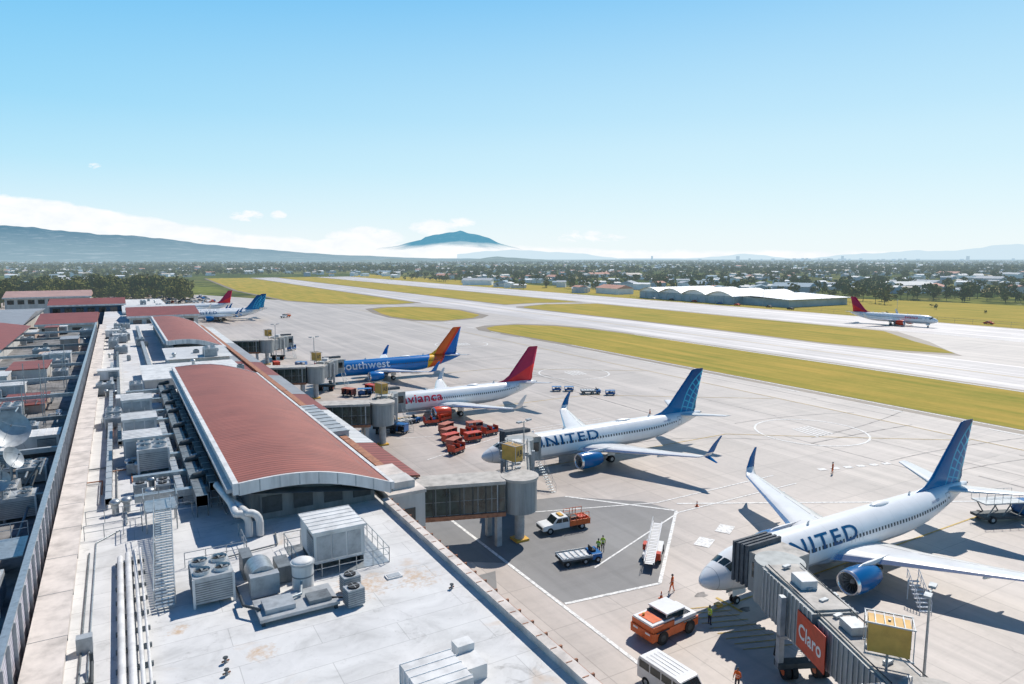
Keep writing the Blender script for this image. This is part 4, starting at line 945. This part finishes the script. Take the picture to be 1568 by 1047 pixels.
TARP=M('tarpaulin',(.35,.42,.47),.3,3,.7)
def flatcart(loc,rz):
    b=MB(); b.box(-2.2,1.2,-.95,.95,.5,.7,DGREY); b.box(-2.15,1.1,-.85,.85,.7,.82,TARP); b.box(1.2,2.3,-.9,.9,.35,.95,BLUEP)
    b.box(1.3,1.8,-.4,.4,.95,1.15,BLACK); b.box(1.25,1.35,-.4,.4,1.1,1.5,BLACK); b.cyl((2.0,0,.9),(1.85,0,1.25),.03,BLACK); 
    for sg in (-1,1):
        for x in (-1.6,.4,1.8): b.wheel((x,sg*.85,.32),.32,.22)
        b.box(-2.2,1.2,min(sg*.95,sg*1.0),max(sg*.95,sg*1.0),.7,.95,LGREY)
    for k in range(5): b.box(-2.0+k*.62,-1.6+k*.62,-.7,.7,.82,.9,WHITER)
    return b.done('baggage_tractor',loc,rz,bevel=.03)
flatcart((39.4,54.6,.02),math.radians(-10))
def beltloader(loc,rz):
    b=MB(); b.box(-2.0,2.0,-.9,.9,.45,.9,WHITE)
    for x in (-1.3,1.4):
        for sg in (-1,1): b.wheel((x,sg*.85,.38),.38,.25)
    p0=Vector((-3.9,0,.8)); p1=Vector((3.9,0,2.1))
    for k in range(26):
        q=p0.lerp(p1,k/26); r_=p0.lerp(p1,(k+.85)/26); b.add([(q.x,-.42,q.z),(q.x,.42,q.z),(r_.x,.42,r_.z),(r_.x,-.42,r_.z)],[(0,1,2,3)],WHITE if k%2 else WHITER)
    for sg in (-1,1): 
        b.add([(p0.x,sg*.5,p0.z-.15),(p1.x,sg*.5,p1.z-.15),(p1.x,sg*.5,p1.z+.2),(p0.x,sg*.5,p0.z+.2)],[(0,1,2,3)],WHITE)
        b.add([(p0.x,sg*.43,p0.z+.2),(p1.x,sg*.43,p1.z+.2),(p1.x,sg*.52,p1.z+.2),(p0.x,sg*.52,p0.z+.2)],[(0,1,2,3)],WHITE)
    b.add([(p0.x,-.42,p0.z-.1),(p0.x,.42,p0.z-.1),(p1.x,.42,p1.z-.1),(p1.x,-.42,p1.z-.1)],[(3,2,1,0)],DGREY)
    b.box(-.9,.1,.55,1.0,.9,1.5,REDP); b.box(-2.1,-1.4,-.95,-.5,.5,1.2,REDP); b.box(-2.2,-2.0,-.6,.6,.4,.9,REDP)
    b.rail([(p0.x,.5,p0.z+.2),(p1.x,.5,p1.z+.2)],.5,WHITE,.025,1.2,False); b.cyl((1,.0,.8),(2.4,0,1.7),.08,GREY)
    return b.done('belt_loader',loc,rz,bevel=.02)
beltloader((47.0,51.8,.02),math.radians(42))
def cart(m_,full=True):
    b=MB(); b.box(-1.5,1.5,-.8,.8,.4,.55,DGREY); b.box(-1.5,-1.42,-.8,.8,.55,1.75,m_); b.box(1.42,1.5,-.8,.8,.55,1.75,m_)
    if full: b.box(-1.55,1.55,-.85,.85,1.75,1.82,m_)
    b.box(-1.42,1.42,-.78,-.72,.55,1.1,m_); b.box(-.03,.03,-.8,.8,.55,1.75,m_)
    for k in range(7): 
        x=random.uniform(-1.2,.8); y=random.uniform(-.6,.1); b.box(x,x+.6,y,y+.5,.55,random.uniform(.9,1.45),random.choice((NAVY,DGREY,BROWN,BLUEP,BLACK)))
    for sg in (-1,1):
        for x in (-1.1,1.1): b.wheel((x,sg*.65,.25),.25,.16)
    b.cyl((1.5,0,.4),(2.5,0,.3),.04,DGREY); return b.mesh('baggage_cart')
random.seed(2)
CM=cart(REDP); CM1=cart(REDP,False); CM2=cart(BLUEP); CM3=cart(M('faded_red',(.42,.14,.10),.3,2,.7))
for (x,y,a) in ((49.5,116,0),(52.5,117,.2),(48.5,106,.3),(51.8,105,.3),(47.2,102.5,.4),(50.9,101.5,.3),(46.4,99.4,.5),(54.5,108,.1),(45.5,96.6,.5),(55.5,104,.2),(49.6,109.6,.4)):
    place(random.choice((CM,CM1,CM3)),'baggage_cart',(x,y,.02),a+random.uniform(-.25,.25),scale=(.92,.92,.92))
for (x,y,a) in ((90.5,130,-.5),(88,131.5,-.5),(96,121.5,-.5)): place(CM2,'baggage_cart',(x,y,.02),a,scale=(.7,.7,.6))
flatcart((93,125,.02),-.5); flatcart((46,119,.02),.2); pickup((75.8,370,.02),.6,'parked_car')
for (x,y) in ((42,113),(44,150),(47,148),(50,152),(44,196),(47,190),(38,200),(60,188),(46,240),(50,236)): place(random.choice((CM,CM2,CM3)),'baggage_cart',(x,y,.02),random.random()*3)
def loader(loc,rz):
    b=MB(); b.box(-3.5,3.5,-1.1,1.1,.5,.8,DGREY)
    for x in (-2.4,2.4):
        for sg in (-1,1): b.wheel((x,sg*1.0,.45),.45,.3)
    b.box(2.0,3.5,-1.1,1.1,.8,2.2,BLUEP); b.box(3.5,3.53,-.95,.95,1.4,2.1,GLASS); b.box(-3.5,1.8,-1.1,1.1,2.3,2.45,LGREY); 
    for x in (-3,-1,1): b.cyl((x,-.9,.8),(x+1,-.9,2.3),.07,GREY); b.cyl((x+1,.9,.8),(x,.9,2.3),.07,GREY)
    b.rail([(-3.5,-1.1,2.45),(1.8,-1.1,2.45)],1.0,GALV,.03,1); b.rail([(-3.5,1.1,2.45),(1.8,1.1,2.45)],1.0,GALV,.03,1)
    return b.done('catering_truck',loc,rz,bevel=.03)
loader((90,38.5,.02),-.4); loader((96,33,.02),-.5)
b=MB(); 
for k in range(8): b.box(k*.3,k*.3+.28,-.5,.5,k*.25,k*.25+.05,WHITE)
b.rail([(0,-.5,0),(2.4,-.5,2)],.9,WHITE,.03,.6); b.rail([(0,.5,0),(2.4,.5,2)],.9,WHITE,.03,.6); b.cyl((2.3,-.4,0),(2.3,-.4,2),.05,WHITE); b.cyl((2.3,.4,0),(2.3,.4,2),.05,WHITE); b.done('access_steps',(60,31,.02),1.0)
def cone(x,y):
    b=MB(); b.box(-.2,.2,-.2,.2,0,.04,ORANGEP); b.cyl((0,0,.04),(0,0,.7),.15,ORANGEP,r1=.03,n=10); b.cyl((0,0,.35),(0,0,.48),.095,WHITE,r1=.075,n=10); b.done('traffic_cone',(x,y,.02))
for q in ((46,35),(61,22),(61.5,60),(41.5,44.5),(85,33),(84,48),(60.5,103),(43.8,79)): cone(*q)
CARS=[WHITE,LGREY,REDP,DGREY,BLUEP]
def car(m_):
    b=MB(); extr(b,[(-2.1,.35),(-2.1,.85),(-1.3,.95),(-.7,1.42),(.7,1.42),(1.3,.95),(2.1,.8),(2.1,.35)],-.85,.85,m_)
    for sg in (-1,1):
        b.add([(-1.15,sg*.86,.95),(1.1,sg*.86,.95),(.65,sg*.86,1.35),(-.68,sg*.86,1.35)],[(0,1,2,3)],GLASS)
        for x in (-1.3,1.3): b.wheel((x,sg*.78,.32),.32,.2)
    return b.mesh('car')
random.seed(9)
cms=[car(m_) for m_ in CARS]
for k in range(60): place(random.choice(cms),'parked_car',(random.uniform(20,60),random.uniform(520,640),.02),random.choice((0,1.57))+random.uniform(-.1,.1))
for k in range(10): place(random.choice(cms),'parked_car',(random.uniform(352,356),random.uniform(100,420),.06),1.57)
# ------------------------------------------------------------------ people
def person(loc,rz,vest=VESTO,pants=NAVY,stride=.0,arm=0.,cap=DGREY):
    J=dict(pel=(0,0,.95,.13),sp=(0,0,1.13,.125),ch=(0,.0,1.36,.15),nk=(0,0,1.5,.055),hb=(0,.01,1.57,.06),
     sl=(-.18,0,1.42,.07),sr=(.18,0,1.42,.07),el=(-.26,-.02+arm*.1,1.14,.048),er=(.26,-.02+stride*.2,1.14,.048),wl=(-.24+.05*arm,.06+arm*.25,.9+arm*.25,.032),wr=(.28,.1+stride*.3,.9,.032),
     hl=(-.1,0,.88,.095),hr=(.1,0,.88,.095),kl=(-.11,.04+stride*.6,.5,.065),kr=(.11,.03-stride*.4,.5,.065),al=(-.12,stride*.9,.09,.045),ar=(.12,-stride*.9,.09,.045),tl=(-.14,.17+stride*.9,.04,.04),tr=(.14,.17-stride*.9,.04,.04))
    ks=list(J); E=[('pel','sp'),('sp','ch'),('ch','nk'),('nk','hb'),('ch','sl'),('ch','sr'),('sl','el'),('sr','er'),('el','wl'),('er','wr'),('pel','hl'),('pel','hr'),('hl','kl'),('hr','kr'),('kl','al'),('kr','ar'),('al','tl'),('ar','tr')]
    me=D.meshes.new('p'); me.from_pydata([J[k][:3] for k in ks],[(ks.index(a),ks.index(c)) for a,c in E],[])
    o=D.objects.new('p',me); C.scene.collection.objects.link(o)
    o.modifiers.new('s','SKIN'); sv=me.skin_vertices[0].data
    for i,k in enumerate(ks): sv[i].radius=(J[k][3],)*2
    sv[0].use_root=True
    ss=o.modifiers.new('u','SUBSURF'); ss.levels=1
    C.view_layer.update(); em=D.meshes.new_from_object(o.evaluated_get(C.evaluated_depsgraph_get()))
    b=MB(); off=[tuple(v.co) for v in em.vertices]
    grp={}
    for p_ in em.polygons:
        c=p_.center; ax=abs(c.x)
        if c.z<.11: m_=BLACK
        elif c.z<.96 and ax<.21: m_=pants
        elif c.z>1.52: m_=SKIN
        elif ax>.2 and c.z<1.12: m_=SKIN
        else: m_=vest
        grp.setdefault(m_.name,(m_,[]))[1].append(tuple(p_.vertices))
    for m_,fs in grp.values(): b.add(off,fs,m_,True)
    D.objects.remove(o)
    b.ball((0,.02,1.66),(.078,.097,.118),SKIN,14,10); b.ball((0,.0,1.69),(.086,.103,.105),cap,14,8); b.ball((0,.118,1.65),(.014,.02,.02),SKIN,6,5)
    for sx in (-1,1): b.ball((sx*.08,.01,1.65),(.012,.02,.03),SKIN,6,5); b.ball((sx*.03,.108,1.672),(.012,.008,.008),BLACK,6,4)
    b.box(-.025,.025,.108,.116,1.60,1.608,REDP)
    for k in ('wl','wr'):
        x,y,z,_=J[k]; sg=-1 if x<0 else 1
        b.ball((x,y+.01,z-.06),(.02,.04,.05),SKIN,8,6)
        for f_ in range(4):
            yy=y-.02+f_*.02; ln=(.05,.065,.07,.055)[f_]; b.cyl((x,yy,z-.09),(x-sg*.008,yy+.003,z-.09-ln*.6),.009,SKIN,n=5); b.cyl((x-sg*.008,yy+.003,z-.09-ln*.6),(x-sg*.025,yy+.004,z-.09-ln),.008,SKIN,n=5)
        b.cyl((x,y+.04,z-.05),(x-sg*.01,y+.07,z-.09),.01,SKIN,n=5)
    for z in (1.1,1.25):
        b.loft([[(.165*math.cos(i*PI/8),.15*math.sin(i*PI/8),z+dz) for i in range(16)] for dz in (0,.04)],WHITE,True,False)
    return b.done('person',loc,rz)
person((43.1,55.3,.02),2.2,VESTY,NAVY,.05); person((42.2,54.9,.02),-1.,VESTY,NAVY,0,.8); person((43.2,44.9,.02),.5,VESTO,VESTO,.2,.3)
person((41.9,39.0,.02),-1.6,VESTY,NAVY,.0,1.); person((88,59.7,.02),.3,VESTO,VESTO,.05); person((88.5,99.5,.02),1.,VESTO,NAVY,.1); person((37,31.6,.02),2.,VESTO,NAVY,.0,.7); person((40,73,.02),2.,VESTY,NAVY,.1)
